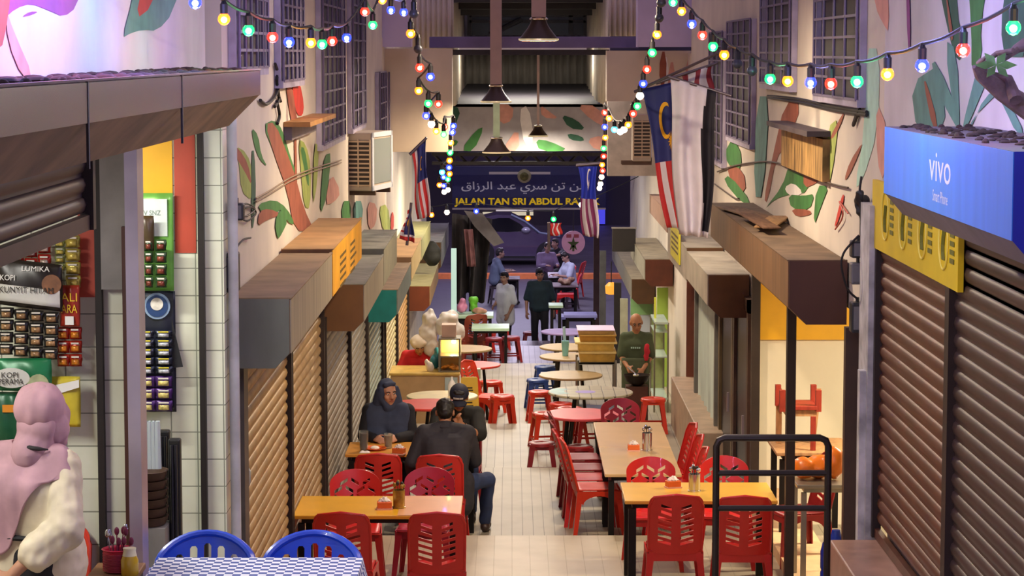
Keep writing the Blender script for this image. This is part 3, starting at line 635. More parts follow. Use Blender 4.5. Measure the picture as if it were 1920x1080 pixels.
def put(c,px,d,rz=0,py=800,z=None): p=at(px,py,d); c.location=(p.x,d,fz(d) if z is None else z); c.rotation_euler[2]=rz
G='red chairs around the tables'
put(ch,818,17.45,.04); place(ch,649,900,17.45,-.05,'red slotted chair at the near side of the left yellow table, left of the pair',group=G)
ch['group']=G; ca['group']=G
put(ca,664,18.85,PI+.05); place(ca,797,900,18.95,PI-.1,'dull pinkish arched chair across the left yellow table, just before the man in the jacket',mat=M('pink_red_plastic','#a8203a',.4,var=.06),group=G)
place(ch,711,850,21.5,.02,'empty red slotted chair across the table from the woman in the navy headscarf',group=G)
cman=place(ch,828,870,21.45,-.03,'red slotted chair the man in the dark jacket sits on',group=G)
place(ch,1263,950,18.15,0,'red slotted chair at the near side of the right yellow table, left of the pair',group=G)
place(ch,1391,950,18.1,-.03,'red slotted chair behind the pipe railing at the right yellow table',group=G)
place(ca,1224,880,19.45,PI,'bright red arched chair between the right yellow table and the long table',group=G)
place(ca,1360,880,19.5,PI-.05,'red arched chair at the far side of the right yellow table, by the dark doors',group=G)
place(ca,1165,780,24.6,PI,'dark red arched chair at the far end of the long table',mat=M('crimson_plastic','#b01c34',.4,var=.05),group=G)
# side stack at the long table (facing +X)
for i,(x,d,l,m) in enumerate(((1118,22.05,'orange red side-on chair, nearest in the row left of the long table',orr),(1100,22.55,'red chair pushed against the front one at the left of the long table',red),(1093,23.1,'dark red chair third in the row at the left of the long table',dred),(1088,23.7,'dark red chair last in the row at the left of the long table',dred))):
    place(ch,x+(2 if i==0 else 4),900,d,-PI/2+(.06 if i==0 else .02*i),l,mat=m,group=G)
for i,(x,d) in enumerate(((1250,21.5),(1243,22.2),(1233,22.9))):
    place(ch,x+6,850,d,PI/2+.05*i,['nearest','middle','farthest'][i]+' of three red chairs on the wall side of the long table',group=G)
cb['group']='blue armchairs'; put(cb,375,11.62,PI+.03,z=1.1); place(cb,578,1020,11.62,PI-.02,'blue plastic armchair at the checked table, right of the pair',z=1.1,group='blue armchairs')
# ================================================================ tables
yelT=M('yellow_laminate','#e8b02a',.3,var=.06,scale=3,coat=.2); tanT=M('tan_laminate','#d8b483',.3,var=.05,scale=3,coat=.2); orT=M('orange_laminate','#dd9a3c',.35,var=.08,scale=4); iron=M('black_iron','#1b1715',.5,.5,var=0)
def table(label,x0,x1,y0,y1,z,h,mat,th=.03,legs=.05,name='dining_table',legmat=iron,inset=.06,cat='table',group=None):
    t=thing(name,label,cat,((x0+x1)/2,(y0+y1)/2,z),0,group)
    mb=MB(); mb.box(x0,x1,y0,y1,z+h-th,z+h,.006); mb.build('table_top',mat,t,smooth=0)
    mb=MB(); mb.box(x0+inset,x1-inset,y0+inset,y1-inset,z+h-th-.04,z+h-th); mb.build('frame',legmat,t,smooth=0)
    for x in (x0+inset,x1-inset):
        for y in (y0+inset,y1-inset):
            mb=MB(); mb.box(x-legs/2,x+legs/2,y-legs/2,y+legs/2,z,z+h-th-.04); mb.build('leg',legmat,t,smooth=0)
    return t
y2t=table('yellow laminate table against the left shutters with two red chairs before it',-1.645,-.385,17.75,18.55,0,.75,yelT)
mb=MB(); mb.box(-.86,-.386,17.752,18.548,.7505,.7515); mb.build('pale_end',M('pale_orange_laminate','#e0a678',.3,var=.05,coat=.2),y2t,smooth=0)  # one end of the top in a paler orange tone
y1=table('yellow laminate table behind the pipe railing on the right',.875,2.06,18.35,19.15,0,.75,M('yellow_laminate2','#e6b545',.3,var=.06,scale=3,coat=.2),legs=.06,legmat=iron)
table('long tan table with chairs down both sides on the right',.82,1.50,20.95,22.4,-.25,.75,M('tan_laminate2','#d2b07c',.3,var=.06,scale=3,coat=.2))
table('second half of the long tan table, farther end',.82,1.50,22.42,23.95,-.25,.75,tanT)
table('orange brown table where the woman in the navy headscarf sits',-1.55,-.32,22.0,22.7,-.25,.75,orT)
def roundtable(label,px,py,d,r,h,mat,rim=None,z=None,pattern=None):
    z=fz(d) if z is None else z; x=AX(px,d,py); t=thing('round_table',label,'table',(x,d,z),0,'round tables down the lane')
    mb=MB(); mb.lathe([(r*.2,h-.03),(r-.01,h-.03),(r,h-.02),(r,h-.006),(r-.008,h),(.0005,h)],(x,d,z),40); mb.build('table_top',mat,t)
    for k in range(4):
        a=PI/4+k*PI/2; mb=MB(); mb.cyl((x+math.cos(a)*r*.5,d+math.sin(a)*r*.5,z+h-.03),(x+math.cos(a)*r*.72,d+math.sin(a)*r*.72,z),.018,n=8); mb.build('leg',iron,t)
    return t
redT=M('red_table','#e04a3a',.35,var=.05); pinkT=M('pink_red_table','#e65a5e',.35,var=.05); creamT=M('cream_table','#efe0a8',.35,var=.04); beiT=M('beige_table','#ad9468',.4,var=.06); lavT=M('lavender_table','#9d8ac4',.4,var=.06)
roundtable('red round table behind the woman in the navy headscarf',803,756,27.0,.42,.74,redT)
roundtable('cream round table tucked behind the red one near the yellow floor sign',829,742,27.95,.42,.70,creamT)
roundtable('pinkish red round table beside the long table',1090,783,26.25,.42,.74,pinkT)
mosM=brickM('mosaic_top','#d6cfae','#7a735e',.14,.14,0,'XY',.3,.006,.05)
wt=roundtable('pale tiled round table in front of the carton stack',1107,741,28.0,.5,.74,mosM)
mb=MB(); z=-.5+.7405; x=AX(1107,28,741); 
mb.lathe([(.001,z+.001),(.12,z+.001)],(x-.06,27.95,0),20,cap=False); mb.build('sticker',M('violet_sticker','#a690e0',.4,var=0),wt)
mb=MB(); mb.lathe([(.3,z+.0012),(.47,z+.0012)],(x-.01,28,0),30,cap=False); 
bm_=mb.bm; bmesh.ops.delete(bm_,geom=[v for v in bm_.verts if v.co.x>x-.22],context='VERTS'); mb.build('blue_edge',M('aqua_paint','#a9d6d2',.4,var=.1),wt)
for i,(px,py,d,r,l) in enumerate(((1070,705,31.35,.42,'beige round table left of the carton stack, nearest of four'),(1068,670,33.3,.42,'beige round table second behind the carton stack, with a straw cup'),(1066,654,34.4,.42,'beige round table third behind the carton stack'),(1062,622,38.9,.42,'lavender round table fourth behind the carton stack'))):
    roundtable(l,px,py,d,r,.74,lavT if i==3 else beiT)
roundtable('red round table behind the snack case on the left',889,686,32.4,.36,.74,redT); roundtable('beige round table behind the snack case, farther than the red one',868,655,34.2,.42,.74,beiT)
# ================================================================ stools
def make_stool(mat,label):
    t=thing('plastic_stool',label,'stool')
    mb=MB(); mb.lathe([(.02,.428),(.135,.428),(.15,.42),(.155,.395),(.15,.39)],(0,0,0),4*6,cap=False); L('seat',mat,t,mb,solid=.008)
    for sx in (-1,1):
        for sy in (-1,1):
            mb=MB(); a=mb.ring([(sx*.07,sy*.125,.41),(sx*.125,sy*.125,.41),(sx*.125,sy*.07,.41)]); b=mb.ring([(sx*.135,sy*.175,0),(sx*.175,sy*.175,0),(sx*.175,sy*.135,0)])
            for p,q in ((0,1),(1,2)): mb._fin([mb.bm.faces.new((a[p],a[q],b[q],b[p]))])
            L('leg',mat,t,mb,solid=.009,smooth=0)
    mb=MB()
    for s in (-1,1):
        mb.box(-.15,.15,s*.152-.004,s*.152+.004,.10,.125); mb.box(s*.152-.004,s*.152+.004,-.15,.15,.10,.125)
        for r_,zz in ((0,.36),(1,.36)):
            (mb.box(-.13,.13,s*.132-.004,s*.132+.004,zz,.42) if r_==0 else mb.box(s*.132-.004,s*.132+.004,-.13,.13,zz,.42))
    L('stretcher',mat,t,mb,smooth=0)
    return t
st=make_stool(dred,'dark red plastic stool alone in the middle of the lane')
GS='plastic stools'; st['group']=GS
p=at(1016,860,26.2); st.location=(p.x,26.2,-.5); 
for c in st.children:
    pass
for px,d,l,m,rz in ((1086,25.95,'dark red stool under the pinkish red round table',dred,.2),(1225,29.6,'orange red stool by the ledge of the glass display',orr,0),(1022,28.4,'orange red stool left of the pale tiled table, nearer',orr,.2),(1068,28.8,'orange red stool under the pale tiled table',orr,.5),(1106,28.6,'red stool hidden behind the pale tiled table',red,.1),(1012,32.0,'red stool at the front of the blue stools',orr,.1),(1052,30.9,'red stool under the nearest beige round table',orr,0),
    (920,33.0,'red stool beside the red round table on the left',orr,.3),(884,41.0,'red stool under the pale green table, left end',dred,.2),(926,40.6,'dark red stool in front of the pale green table',dred,0),(958,40.8,'dark red stool at the right end of the pale green table',dred,.15),(905,42.1,'red stool behind the pale green table, middle',red,.4),(938,42.5,'red stool behind the pale green table, right',red,.1),(995,47.5,'red stool by the walking man’s leg',dred,.1)):
    place(st,px,700,d,rz,l,mat=m if m is not dred else None,group=GS)
for px,d,l in ((1008,33.2,'blue plastic stool at the left of the beige round tables, nearer'),(1022,34.6,'blue plastic stool at the left of the beige round tables, farther')):
    c=place(st,px,690,d,.1,l,mat=navyp,group=GS)
# tall stool-chairs left of the cart
place(ch,913,720,31.45,-PI/2-.5,'orange red chair with its back to the yellow floor sign',mat=orr,group=G); 
c=place(st,942,740,30.55,.2,'orange red stool right of the yellow floor sign',mat=orr,group=GS); c.scale=(1,1,1.35)
place(ch,878,640,40.3,.5,'brownish red chair beside the pale green tables',mat=M('brown_red_plastic','#8f3a26',.4,var=.05),group=G)
place(ch,1062,560,55,PI*.5,'red chair at the far tables, nearest of three',group=G);place(ch,1052,560,57.2,PI*.6,'red chair at the far tables, middle of three',group=G);place(ch,1072,560,58.5,PI*.4,'red chair at the far tables, farthest of three',group=G)
mb=MB(); mb.lathe([(.03,0),(.036,.07),(.03,.08)],tuple(at(450,873,14.6)+Vector((.012,0,0))),14); tag(mb.build('plastic_cup',M('pale_pink_cup','#e6c9cc',.4,var=0)),'small pale pink cup hooked on the first left shutter','cup')
q_=at(455,912,14.6)+Vector((.012,0,0)); mb=MB(); mb.lathe([(.03,0),(.04,.03),(.04,.1),(.012,.14),(.012,.16)],tuple(q_),14); tag(mb.build('clear_bottle',M('clear_plastic','#d8dcd8',.15,trans=.5,var=0)),'small clear plastic bottle hung on the first left shutter below the pink cup','bottle')
# ================================================================ pipe railing
rail=thing('pipe_railing','dark pipe railing with three bars at the foot of the steps','railing',(1.5,14,0.6)); pm=M('dark_pipe','#3a3432',.4,.6,var=.12,scale=6)
x0,x1=AX(1343,14,850),AX(1553,14,850); zt=AZ(821,14); zb_=1.1-.18*3
mb=MB(); k=.05; mb.tube([(x0,14,zb_),(x0,14,zt-k),(x0+.015,14,zt-.015),(x0+k,14,zt),(x1-k,14,zt),(x1-.015,14,zt-.015),(x1,14,zt-k),(x1,14,zb_)],.021,10); mb.build('hoop',pm,rail)
for y in (887,953):
    z=AZ(y,14); mb=MB(); mb.cyl((x0,14,z),(x1,14,z),.018,n=10); mb.build('crossbar',pm,rail)
# ================================================================ checked table (near)
ct=table('low front table under a blue and white checked cloth',-1.66,-.70,10.55,11.12,1.1,.735,M('plywood','#a98a62',.5,var=.1),inset=.05)
chk=bpy.data.materials.new('checked_cloth'); chk.use_nodes=True; nt=chk.node_tree; b=nt.nodes['Principled BSDF']; b.inputs['Roughness'].default_value=.6
tc=nt.nodes.new('ShaderNodeTexCoord'); ck=nt.nodes.new('ShaderNodeTexChecker'); ck.inputs['Scale'].default_value=26; ck.inputs[1].default_value=(*lin('#dfe3ea'),1); ck.inputs[2].default_value=(*lin('#27468f'),1)
nt.links.new(tc.outputs['Object'],ck.inputs['Vector']); nt.links.new(ck.outputs['Color'],b.inputs['Base Color'])
mb=MB()
def cl(u,v):
    x=-1.69+1.02*u; y=10.52+.63*v; ex=max(0,-1.66-x,x+.70); ey=max(0,10.55-y,y-11.12)
    z=1.1+.74-(.0 if ex+ey==0 else .12+.02*math.sin(30*x+20*y)); return Vector((x,y,z+.004))
mb.grid(cl,34,22); tag(mb.build('table_cloth',chk,smooth=0),'blue and white checked cloth over the front table','tablecloth')
tb=table('bare wooden side table with the red cutlery basket, by the left tile pier',-1.93,-1.705,10.45,11.0,1.1,.74,M('side_wood','#8f6a45',.6,var=.15,scale=5),inset=.05)
# cutlery basket
bk=thing('cutlery_basket','small red plastic basket full of cutlery beside the checked cloth','basket',(-1.80,10.8,1.84))
mb=MB(); mb.lathe([(.05,0),(.062,.02),(.07,.1),(.076,.105),(.07,.108),(.062,.1),(.05,.01)],(-1.80,10.8,1.842),20); mb.build('tub',M('crimson_basket','#b01638',.4,var=.05),bk)
mb=MB()
for k in range(14): mb.tube([(-1.80+.068*math.cos(a*PI/12)*(1+.02*(k%2)),10.8+.068*math.sin(a*PI/12),1.85+.006*k) for a in range(24)],.0025,5,True)
mb.build('weave',M('crimson_basket2','#8f1030',.4,var=0),bk)
random.seed(5)
for k in range(11):
    a=random.random()*6.28; r=.045*random.random(); p0=Vector((-1.80+r*math.cos(a),10.8+r*math.sin(a),1.86)); p1=p0+Vector((.03*math.cos(a)+.02*(random.random()-.5),.03*math.sin(a),.12+.05*random.random()))
    mb=MB(); mb.cyl(p0,p1,.004,.003,6); mb.sphere(p1,(.012,.006,.02),8,6)
    tag(mb.build('cutlery',M('purple_handle','#6b1f3a',.4,var=0) if k%3 else M('steel_bright','#c9ccd0',.15,.9,var=0)),'spoon or fork standing in the red basket','cutlery',group='cutlery in the red basket')
j=thing('oil_jar','clear jar with yellow oil beside the red basket','jar',(-1.735,10.72,1.84)); glass=M('clear_glass','#e8f0ee',.05,trans=.9,var=0)
mb=MB(); mb.lathe([(.036,0),(.04,.01),(.04,.07),(.032,.09)],(-1.735,10.72,1.842),18); mb.build('oil',M('yellow_oil','#b99a2a',.15,var=0),j)
mb=MB(); mb.lathe([(.033,.09),(.028,.11),(.03,.125)],(-1.735,10.72,1.842),18); mb.build('neck',M('pale_cap','#d8d4b0',.3,var=0),j)
# ================================================================ table-top items
def cutlery_can(label,x,y,z,tall=.15,mat=None,group='cutlery holders on the tables'):
    t=thing('cutlery_holder',label,'cutlery holder',(x,y,z),0,group); st_=mat or M('steel_bright','#c9ccd0',.15,.9,var=0)
    mb=MB(); mb.lathe([(.052,0),(.052,.01),(.045,.012),(.047,tall),(.042,tall),(.04,.02)],(x,y,z),18); mb.build('can',st_,t)
    for k in range(7):
        a=k*.9; mb=MB(); q0=(x+.02*math.cos(a),y+.02*math.sin(a),z+tall-.03); q1=(x+.035*math.cos(a),y+.035*math.sin(a),z+tall+.03+.012*(k%3)); mb.cyl(q0,q1,.003,n=6); mb.sphere(q1,(.014,.007,.018),8,6); mb.build('spoon',M('dark_spoon','#4a443f',.3,.7,var=0) if k%2 else st_,t)
    return t
brass=M('brass_glass','#a98a3c',.2,.4,var=.2,scale=20)
def tissue(label,x,y,z,rz=.2,box='#e06a2a'):
    t=thing('tissue_box',label,'tissue box',(x,y,z),rz,'tissue boxes on the tables')
    mb=MB(); mb.box(-.06,.06,-.045,.045,0,.012); L('tray',M('tray_pink','#e8b09a',.5,var=0),t,mb,smooth=0)
    mb=MB(); mb.box(-.055,.055,-.04,.04,.012,.06,.005); L('box',M('tissue_'+box.strip('#'),box,.5,var=.05),t,mb,smooth=0)
    mb=MB(); mb.grid(lambda u,v: Vector(((u-.5)*.09,(v-.5)*.05+.01*math.sin(u*9),.06+.035*math.sin(u*PI)*math.sin(v*PI)+.008*math.sin(u*23+v*9))),10,8); L('tissue',M('white_tissue','#f0e9e2',.8,var=0),t,mb,solid=.002)
    return t
cutlery_can('brown glass cutlery jar on the left yellow table',AX(748,18.05,950),18.05,.75,.14,brass); tissue('orange and pink tissue box on the left yellow table',AX(721,18.0,950),18.0,.75,.1)
cutlery_can('steel cutlery holder on the right yellow table',AX(1302,18.75,910),18.75,.75,.14); tissue('orange tissue box on the right yellow table',AX(1262,18.9,910),18.9,.75,.3)
cutlery_can('tall steel cutlery holder in the middle of the long table',AX(1213,22.2,845),22.2,.5,.17); tissue('orange tissue box on the long table',AX(1188,22.2,845),22.2,.5,0)
def glasscup(label,x,y,z,h,r,col,top):
    t=thing('drinking_glass',label,'glass',(x,y,z),0,'drinks on the woman’s table')
    mb=MB(); mb.lathe([(r*.8,0),(r,h),(r*.94,h),(r*.74,.012)],(x,y,z),18); mb.build('glass',M('clear_glass','#e8f0ee'),t)
    mb=MB(); mb.lathe([(r*.72,.014),(r*.9,h*.86),(.001,h*.86)],(x,y,z),18); mb.build('drink',M('drink_'+col.strip('#'),col,.2,var=.1),t); return t
glasscup('tall glass of dark iced drink beside the shutters',AX(682,22.2,840),22.2,.5,.19,.045,'#3a1a14',0); glasscup('glass of milky tea before the woman in the navy headscarf',AX(728,22.35,840),22.35,.5,.14,.042,'#b08a5a',0)
pl=thing('plate','orange plate with white rice before the woman in the navy headscarf','plate',(AX(703,22.25,845),22.25,.5)); x=pl.location.x
mb=MB(); mb.lathe([(.06,0),(.07,.004),(.11,.02),(.108,.024),(.065,.008)],(x,22.25,.5),24); mb.build('dish',M('orange_plate','#e0601c',.35,var=0),pl)
mb=MB(); mb.sphere((x,22.25,.518),(.045,.05,.02),12,8); r_=mb.build('rice',M('rice','#f2ead8',.8,var=.1,scale=60),pl)
tissue('orange tissue pack near the man’s elbow',AX(748,22.0,850),22.0,.5,-.3); 
mb=MB(); mb.grid(lambda u,v: Vector((AX(684,22.1,858)+(u-.5)*.1,22.08+(v-.5)*.08,.503+.02*math.sin(u*PI)*math.sin(v*PI)*(1+.5*math.sin(9*u)))),8,8); tag(mb.build('napkin',M('white_tissue','#f0e9e2'),solid=.002),'crumpled white napkin at the near edge of the woman’s table','napkin')
# ================================================================ yellow floor sign
fs=thing('floor_sign','yellow folding wet floor sign by the red stools','floor sign',(AX(880,30,760),30,-.5)); yM=M('sign_yellow','#f0c010',.4,var=.03); x=fs.location.x
for s,n in ((-1,'front_board'),(1,'rear_board')):
    mb=MB(); pts=[(x-.135,30+s*.16,-.5),(x+.135,30+s*.16,-.5),(x+.105,30+s*.02,.12),(x+.09,30+s*.015,.14),(x-.09,30+s*.015,.14),(x-.105,30+s*.02,.12)]
    mb.prism(pts,(0,s*-.012,0)); f=mb.build(n,yM,fs,smooth=0)
    if s<0:
        mb=MB(); 
        for k,(w_,z) in enumerate(((.05,.0),(.06,-.03),(.045,-.06),(.06,-.1),(.07,-.14),(.05,-.18),(.065,-.22))):
            yy=30-.16+(z+.5)/.62*.14-.003; mb.box(x-w_,x+w_*.8,yy-.002,yy,z,z+.016)
        mb.build('warning_print',M('black_print','#3a3010',.6,var=0),f,smooth=0)
# ================================================================ snack cart with lit glass case
cart=thing('snack_cart','snack counter with a beige front under the glass case, left side','counter',(-1.0,31,-.75)); bei=M('beige_board','#c9a878',.5,var=.06)
x0,x1=XL+.08,AX(862,31,700); zc=AZ(700,31)
mb=MB(); mb.box(x0,x1,31,31.8,zc-.03,zc,.004); mb.build('worktop',M('yellow_top','#d9b860',.4,var=.1,scale=12),cart,smooth=0)
mb=MB(); mb.box(x0+.02,x1-.02,31.03,31.75,-.75,zc-.03); mb.build('body',bei,cart,smooth=0)
mb=MB(); mb.box(AX(834,31,720),x1-.03,31.015,31.03,AZ(742,31),AZ(708,31)); mb.build('menu_card',M('pale_card','#bcd3d6',.5,var=.1,scale=8),cart,smooth=0)
gc=thing('display_case','small glass snack case with a lamp inside on the snack counter','display case',(AX(843,31.3,680),31.3,zc)); x0,x1=AX(824,31.15,680),AX(862,31.15,680); z1=AZ(636,31.15); al=M('aluminium','#8f8a78',.35,.7,var=.05)
for xx in (x0,x1):
    for y in (31.12,31.5):
        mb=MB(); mb.box(xx-.012,xx+.012,y-.012,y+.012,zc,z1); mb.build('post',al,gc,smooth=0)
for z,n in ((zc+.007,'base'),(z1,'top'),(zc+.2,'shelf')):
    mb=MB(); mb.box(x0-.012,x1+.012,31.11,31.51,z-.006,z+.012); mb.build(n,al,gc,smooth=0)
mb=MB(); mb.box(x0+.012,x1-.012,31.5,31.505,zc+.02,z1-.01); mb.build('back_panel',M('warm_panel','#e0b060',.5,var=0),gc,smooth=0)
mb=MB(); mb.sphere(((x0+x1)/2+.05,31.4,z1-.06),.03,12,8); mb.build('lamp',M('case_lamp','#fff0c8',.3,emit=8,var=0),gc); lamp('case_light','POINT',((x0+x1)/2+.05,31.3,z1-.12),8,(1,.75,.4),.04,gc)
random.seed(2)
for k in range(12):
    mb=MB(); mb.sphere((x0+.04+.2*random.random(),31.18+.06*(k%5),zc+.035+.02*(k//6)),(.035,.03,.022),10,6); tag(mb.build('fried_snack',M('fried','#d98a2a',.6,var=.2,scale=30)),'golden fried snack in the lit glass case','snack',group='fried snacks in the glass case')
mb=MB(); mb.lathe([(.045,0),(.05,.12),(.03,.16),(.012,.19),(.012,.22)],(AX(848,30.9,735) if False else AX(848,28.05,735),27.9,-.5+.705),16); tag(mb.build('white_bottle',M('white_plastic','#f2efe8',.4,var=0,emit=0)),'white plastic bottle on the cream round table','bottle')
# plastic bags hanging over the counter
def blob(name,label,cat,pts,mat,vox=.02,amp=.03,sc=11,group=None):
    mb=MB()
    for c,r in pts: mb.sphere(c,r,14,10)
    o=mb.build(name,mat); remesh(o,vox,5,amp,sc); return tag(o,label,cat,group)
bagw=M('white_bag','#e8e6e0',.35,trans=.25,var=.06,scale=5)
d=32.2; P_=lambda x,y,dd=d: at(x,y,dd)
blob('plastic_bag','bundle of white plastic bags hanging at the left above the snack counter','bag',[(P_(805,600),(.1,.12,.12)),(P_(803,625),(.13,.14,.18)),(P_(808,650),(.12,.12,.14)),(P_(806,585),(.05,.05,.06))],bagw)
blob('plastic_bag','bulging white plastic bag behind the glass snack case','bag',[(P_(842,597),(.13,.14,.11)),(P_(838,612),(.17,.15,.17)),(P_(852,622),(.15,.14,.15))],bagw)
mb=MB(); a=P_(831,635,31.9); b=P_(857,614,31.9); mb.box(a.x,b.x,31.25,31.5,z1+.014,z1+.014+.16); tag(mb.build('snack_carton',M('pink_card','#cfae9a',.6,var=.06),smooth=0),'pinkish carton on top of the glass snack case','carton')
blob('plastic_bag','teal plastic bag beside the glass snack case','bag',[((AX(815,31.5,680),31.5,zc+.09),(.07,.1,.09)),((AX(820,31.5,670),31.5,zc+.2),(.04,.06,.09))],M('teal_bag','#2a7f92',.4,var=.15))
blob('snack_bag','small white snack bag on the counter by the red clad vendor','bag',[((AX(806,31.2,690),31.2,zc+.07),(.06,.06,.07)),((AX(800,31.2,690),31.2,zc+.14),(.03,.04,.04))],M('white_snackbag','#e0d8cc',.5,var=.15,scale=12))
# ================================================================ carton trolley on the right
ct=thing('trolley','steel trolley under the pile of yellow crates','trolley',(AX(1118,32,700),32,-.75)); x0,x1=AX(1083,32,700),AX(1153,32,700)
stl=M('trolley_steel','#8f9290',.3,.8,var=.06)
for z in (-.6,.06):
    mb=MB(); mb.box(x0,x1,31.8,32.4,z,z+.03); mb.build('deck',stl,ct,smooth=0)
for xx in (x0,x1):
    for y in (31.8,32.4): mb=MB(); mb.cyl((xx,y,-.75),(xx,y,AZ(672,32)),.018,n=8); mb.build('post',stl,ct)
mb=MB(); mb.box(x0,x1,31.8,32.4,AZ(676,32)-.02,AZ(676,32)); mb.build('deck',stl,ct,smooth=0)
cols=('#c9a24a','#d9b55a','#c08f3a','#caa86a'); zz=AZ(676,32)+.003
labs=('yellowed crate at the bottom of the trolley pile','yellow crate with a flared lid, second from the bottom of the trolley pile','dark yellow crate third up in the trolley pile','crate with a pale lilac lid on top of the trolley pile')
for i,(y0,y1) in enumerate(((675,655),(655,637),(636,622),(622,613))):
    hgt=AZ(y1,32)-AZ(y0,32)-.004; dx=.01*(-1)**i; t=thing('food_crate',labs[i],'crate',(x0,32.1,zz),0,'crates piled on the trolley')
    mb=MB(); mb.prism([(x0+.02+dx,31.82,zz),(x1-.02+dx,31.82,zz),(x1-.01+dx,31.80,zz+hgt*.8),(x0+.01+dx,31.80,zz+hgt*.8)],(0,.55,0)); mb.build('box',M('crate'+cols[i].strip('#'),cols[i],.5,var=.15,scale=8),t,smooth=0)
    mb=MB(); w_=.03 if i==1 else .0; mb.box(x0+dx-w_,x1+dx+w_,31.78,32.37,zz+hgt*.8,zz+hgt,.003); mb.build('lid',M('crate_lid%d'%i,('#d9c07a','#e6cf80','#d0a850','#d6c4e0')[i],.5,var=.05),t,smooth=0); zz+=hgt+.003
mb=MB(); mb.lathe([(.1,0),(.14,.13),(.145,.14),(.13,.14)],(AX(1120,32,705),32.05,.093),20); tag(mb.build('steel_pot',M('pot_steel','#b9bcc0',.25,.8,var=.1)),'steel pot on the middle shelf of the crate trolley','pot')
mb=MB(); mb.lathe([(.035,0),(.05,.13)],(AX(1105,32,710),31.86,.093),14); tag(mb.build('plastic_cup',M('violet_cup','#5a4a9a',.4,var=0)),'violet plastic cup on the crate trolley','cup')
cup=thing('iced_drink','tall pale blue plastic cup with a straw among the beige round tables','drink',(AX(1060,33.3,640),33.3,-.01)); x=cup.location.x
mb=MB(); mb.lathe([(.04,0),(.055,.2),(.058,.21)],(x,33.3,-.008),16); mb.build('cup',M('aqua_cup','#8fd0cf',.2,trans=.3,var=0),cup)
mb=MB(); mb.cyl((x,33.3,.05),(x-.02,33.3,.4),.02,n=8); mb.build('straw',M('aqua_straw','#9fc4d4',.4,var=0),cup)
# ================================================================ pale green and blue tables further down
mint=M('mint_table','#bfe0c0',.35,var=.05); lilT=M('blue_lilac_table','#8a8cd0',.35,var=.06)
def farT(label,px0,px1,py,d,dep,mat): table(label,AX(px0,d,py),AX(px1,d,py),d,d+dep,fz(d),.74,mat,th=.05,group='rectangular tables far down the lane')
farT('pale green table with bags of greens, left side',852,925,598,41.2,.7,mint); farT('second pale green table, nearer and to the right of the bag table',884,955,615,39.3,.7,mint)
farT('lilac blue table on the right, nearer of two',1058,1120,598,41.3,.55,lilT); farT('lilac blue table on the right, farther of two',1052,1118,580,44.0,.6,lilT)
table('small pale green high table between the red round table and the yellow floor sign',AX(864,31.9,700),AX(901,31.9,700),31.9,32.0+.02,-.75,AZ(692,31.9)+.75,mint,th=.13,group=None)
farT('small pale green table left of the lilac blue ones',1029,1056,588,42.9,.5,mint); farT('white table at the far right by the seated group',1028,1062,520,56.2,1.0,M('white_table','#c9c4cc',.4,var=.05))
d=41.4; zt=fz(d)+.745
blob('vegetable_bag','pink plastic bag on the pale green table','bag',[((AX(866,d,580),d+.1,zt+.11),(.09,.1,.11)),((AX(868,d,570),d+.1,zt+.2),(.06,.07,.08))],M('pink_bag','#d98ab0',.4,var=.15))
blob('vegetable_bag','bag of bright green leaves on the pale green table','bag',[((AX(888,d,580),d+.2,zt+.1),(.07,.08,.1)),((AX(887,d,565),d+.2,zt+.22),(.09,.08,.08))],M('green_leaves','#6cc832',.5,var=.2,scale=14),amp=.03)
blob('vegetable_bag','flat peach coloured bag on the pale green table','bag',[((AX(900,d,585),d+.12,zt+.05),(.13,.1,.05))],M('peach_bag','#d9a08a',.5,var=.2,scale=10))
blob('plant_tuft','dark tuft of greens hanging at the front of the pale green table','plant',[((AX(890,41,590),41.0,zt-.05),(.06,.06,.08)),((AX(896,41,583),41.0,zt+.02),(.05,.05,.05))],M('dark_greens','#5a6a3c',.7,var=.3,scale=16),amp=.03)
# glass display of the cook
gd=thing('display_case','tall glass food display with shelves beside the cook, right side','display case',(1.95,33.2,-.75)); gx0,gx1=AX(1224,33.3,680),AX(1249,33.3,680)
for y in (604,745):
    z=AZ(y-0,33); mb=MB(); mb.box(gx0,gx1,32.9,33.9,z-.02,z+.01); mb.build('shelf',M('pale_glass_edge','#bcd0c4',.2,var=0),gd,smooth=0)
for z in (.0,.35):
    mb=MB(); mb.box(gx0,gx1,33.0,33.85,z,z+.015); mb.build('shelf',M('pale_glass_edge','#bcd0c4'),gd,smooth=0)
for xx in (gx0,gx1):
    for y in (32.92,33.86): mb=MB(); mb.box(xx-.012,xx+.012,y-.012,y+.012,-.75,AZ(604,33)); mb.build('post',al,gd,smooth=0)
mb=MB(); mb.box(gx0+.01,gx1-.01,33.87,33.88,-.6,AZ(606,33)); mb.build('back_panel',M('lime_panel','#a9b878',.5,var=.15,scale=5),gd,smooth=0)
mb=MB(); mb.box(gx0+.02,gx0+.05,33.4,33.43,.36,.8); mb.build('price_strip',M('lime_strip','#d8e04a',.5,var=0),gd,smooth=0)
wk=thing('wok_stove','black wok of yellow food on a burner in front of the cook','wok',(AX(1194,30.45,725),30.45,-.75)); x=wk.location.x
mb=MB(); mb.lathe([(.06,.72),(.14,.78),(.17,.86),(.165,.86),(.13,.79),(.05,.74)],(x,30.45,-.75),22); mb.build('wok',M('wok_black','#221a18',.4,.5,var=.1),wk)
mb=MB(); mb.lathe([(.10,.79),(.125,.815),(.001,.83)],(x,30.45,-.75),18); mb.build('food',M('yellow_food','#e0d08a',.6,var=.2,scale=40),wk)
mb=MB(); mb.box(x-.14,x+.14,30.36,30.6,-.75,-.035); mb.build('stove',M('stove_brown','#5a3a2c',.5,.3,var=.15),wk,smooth=0)
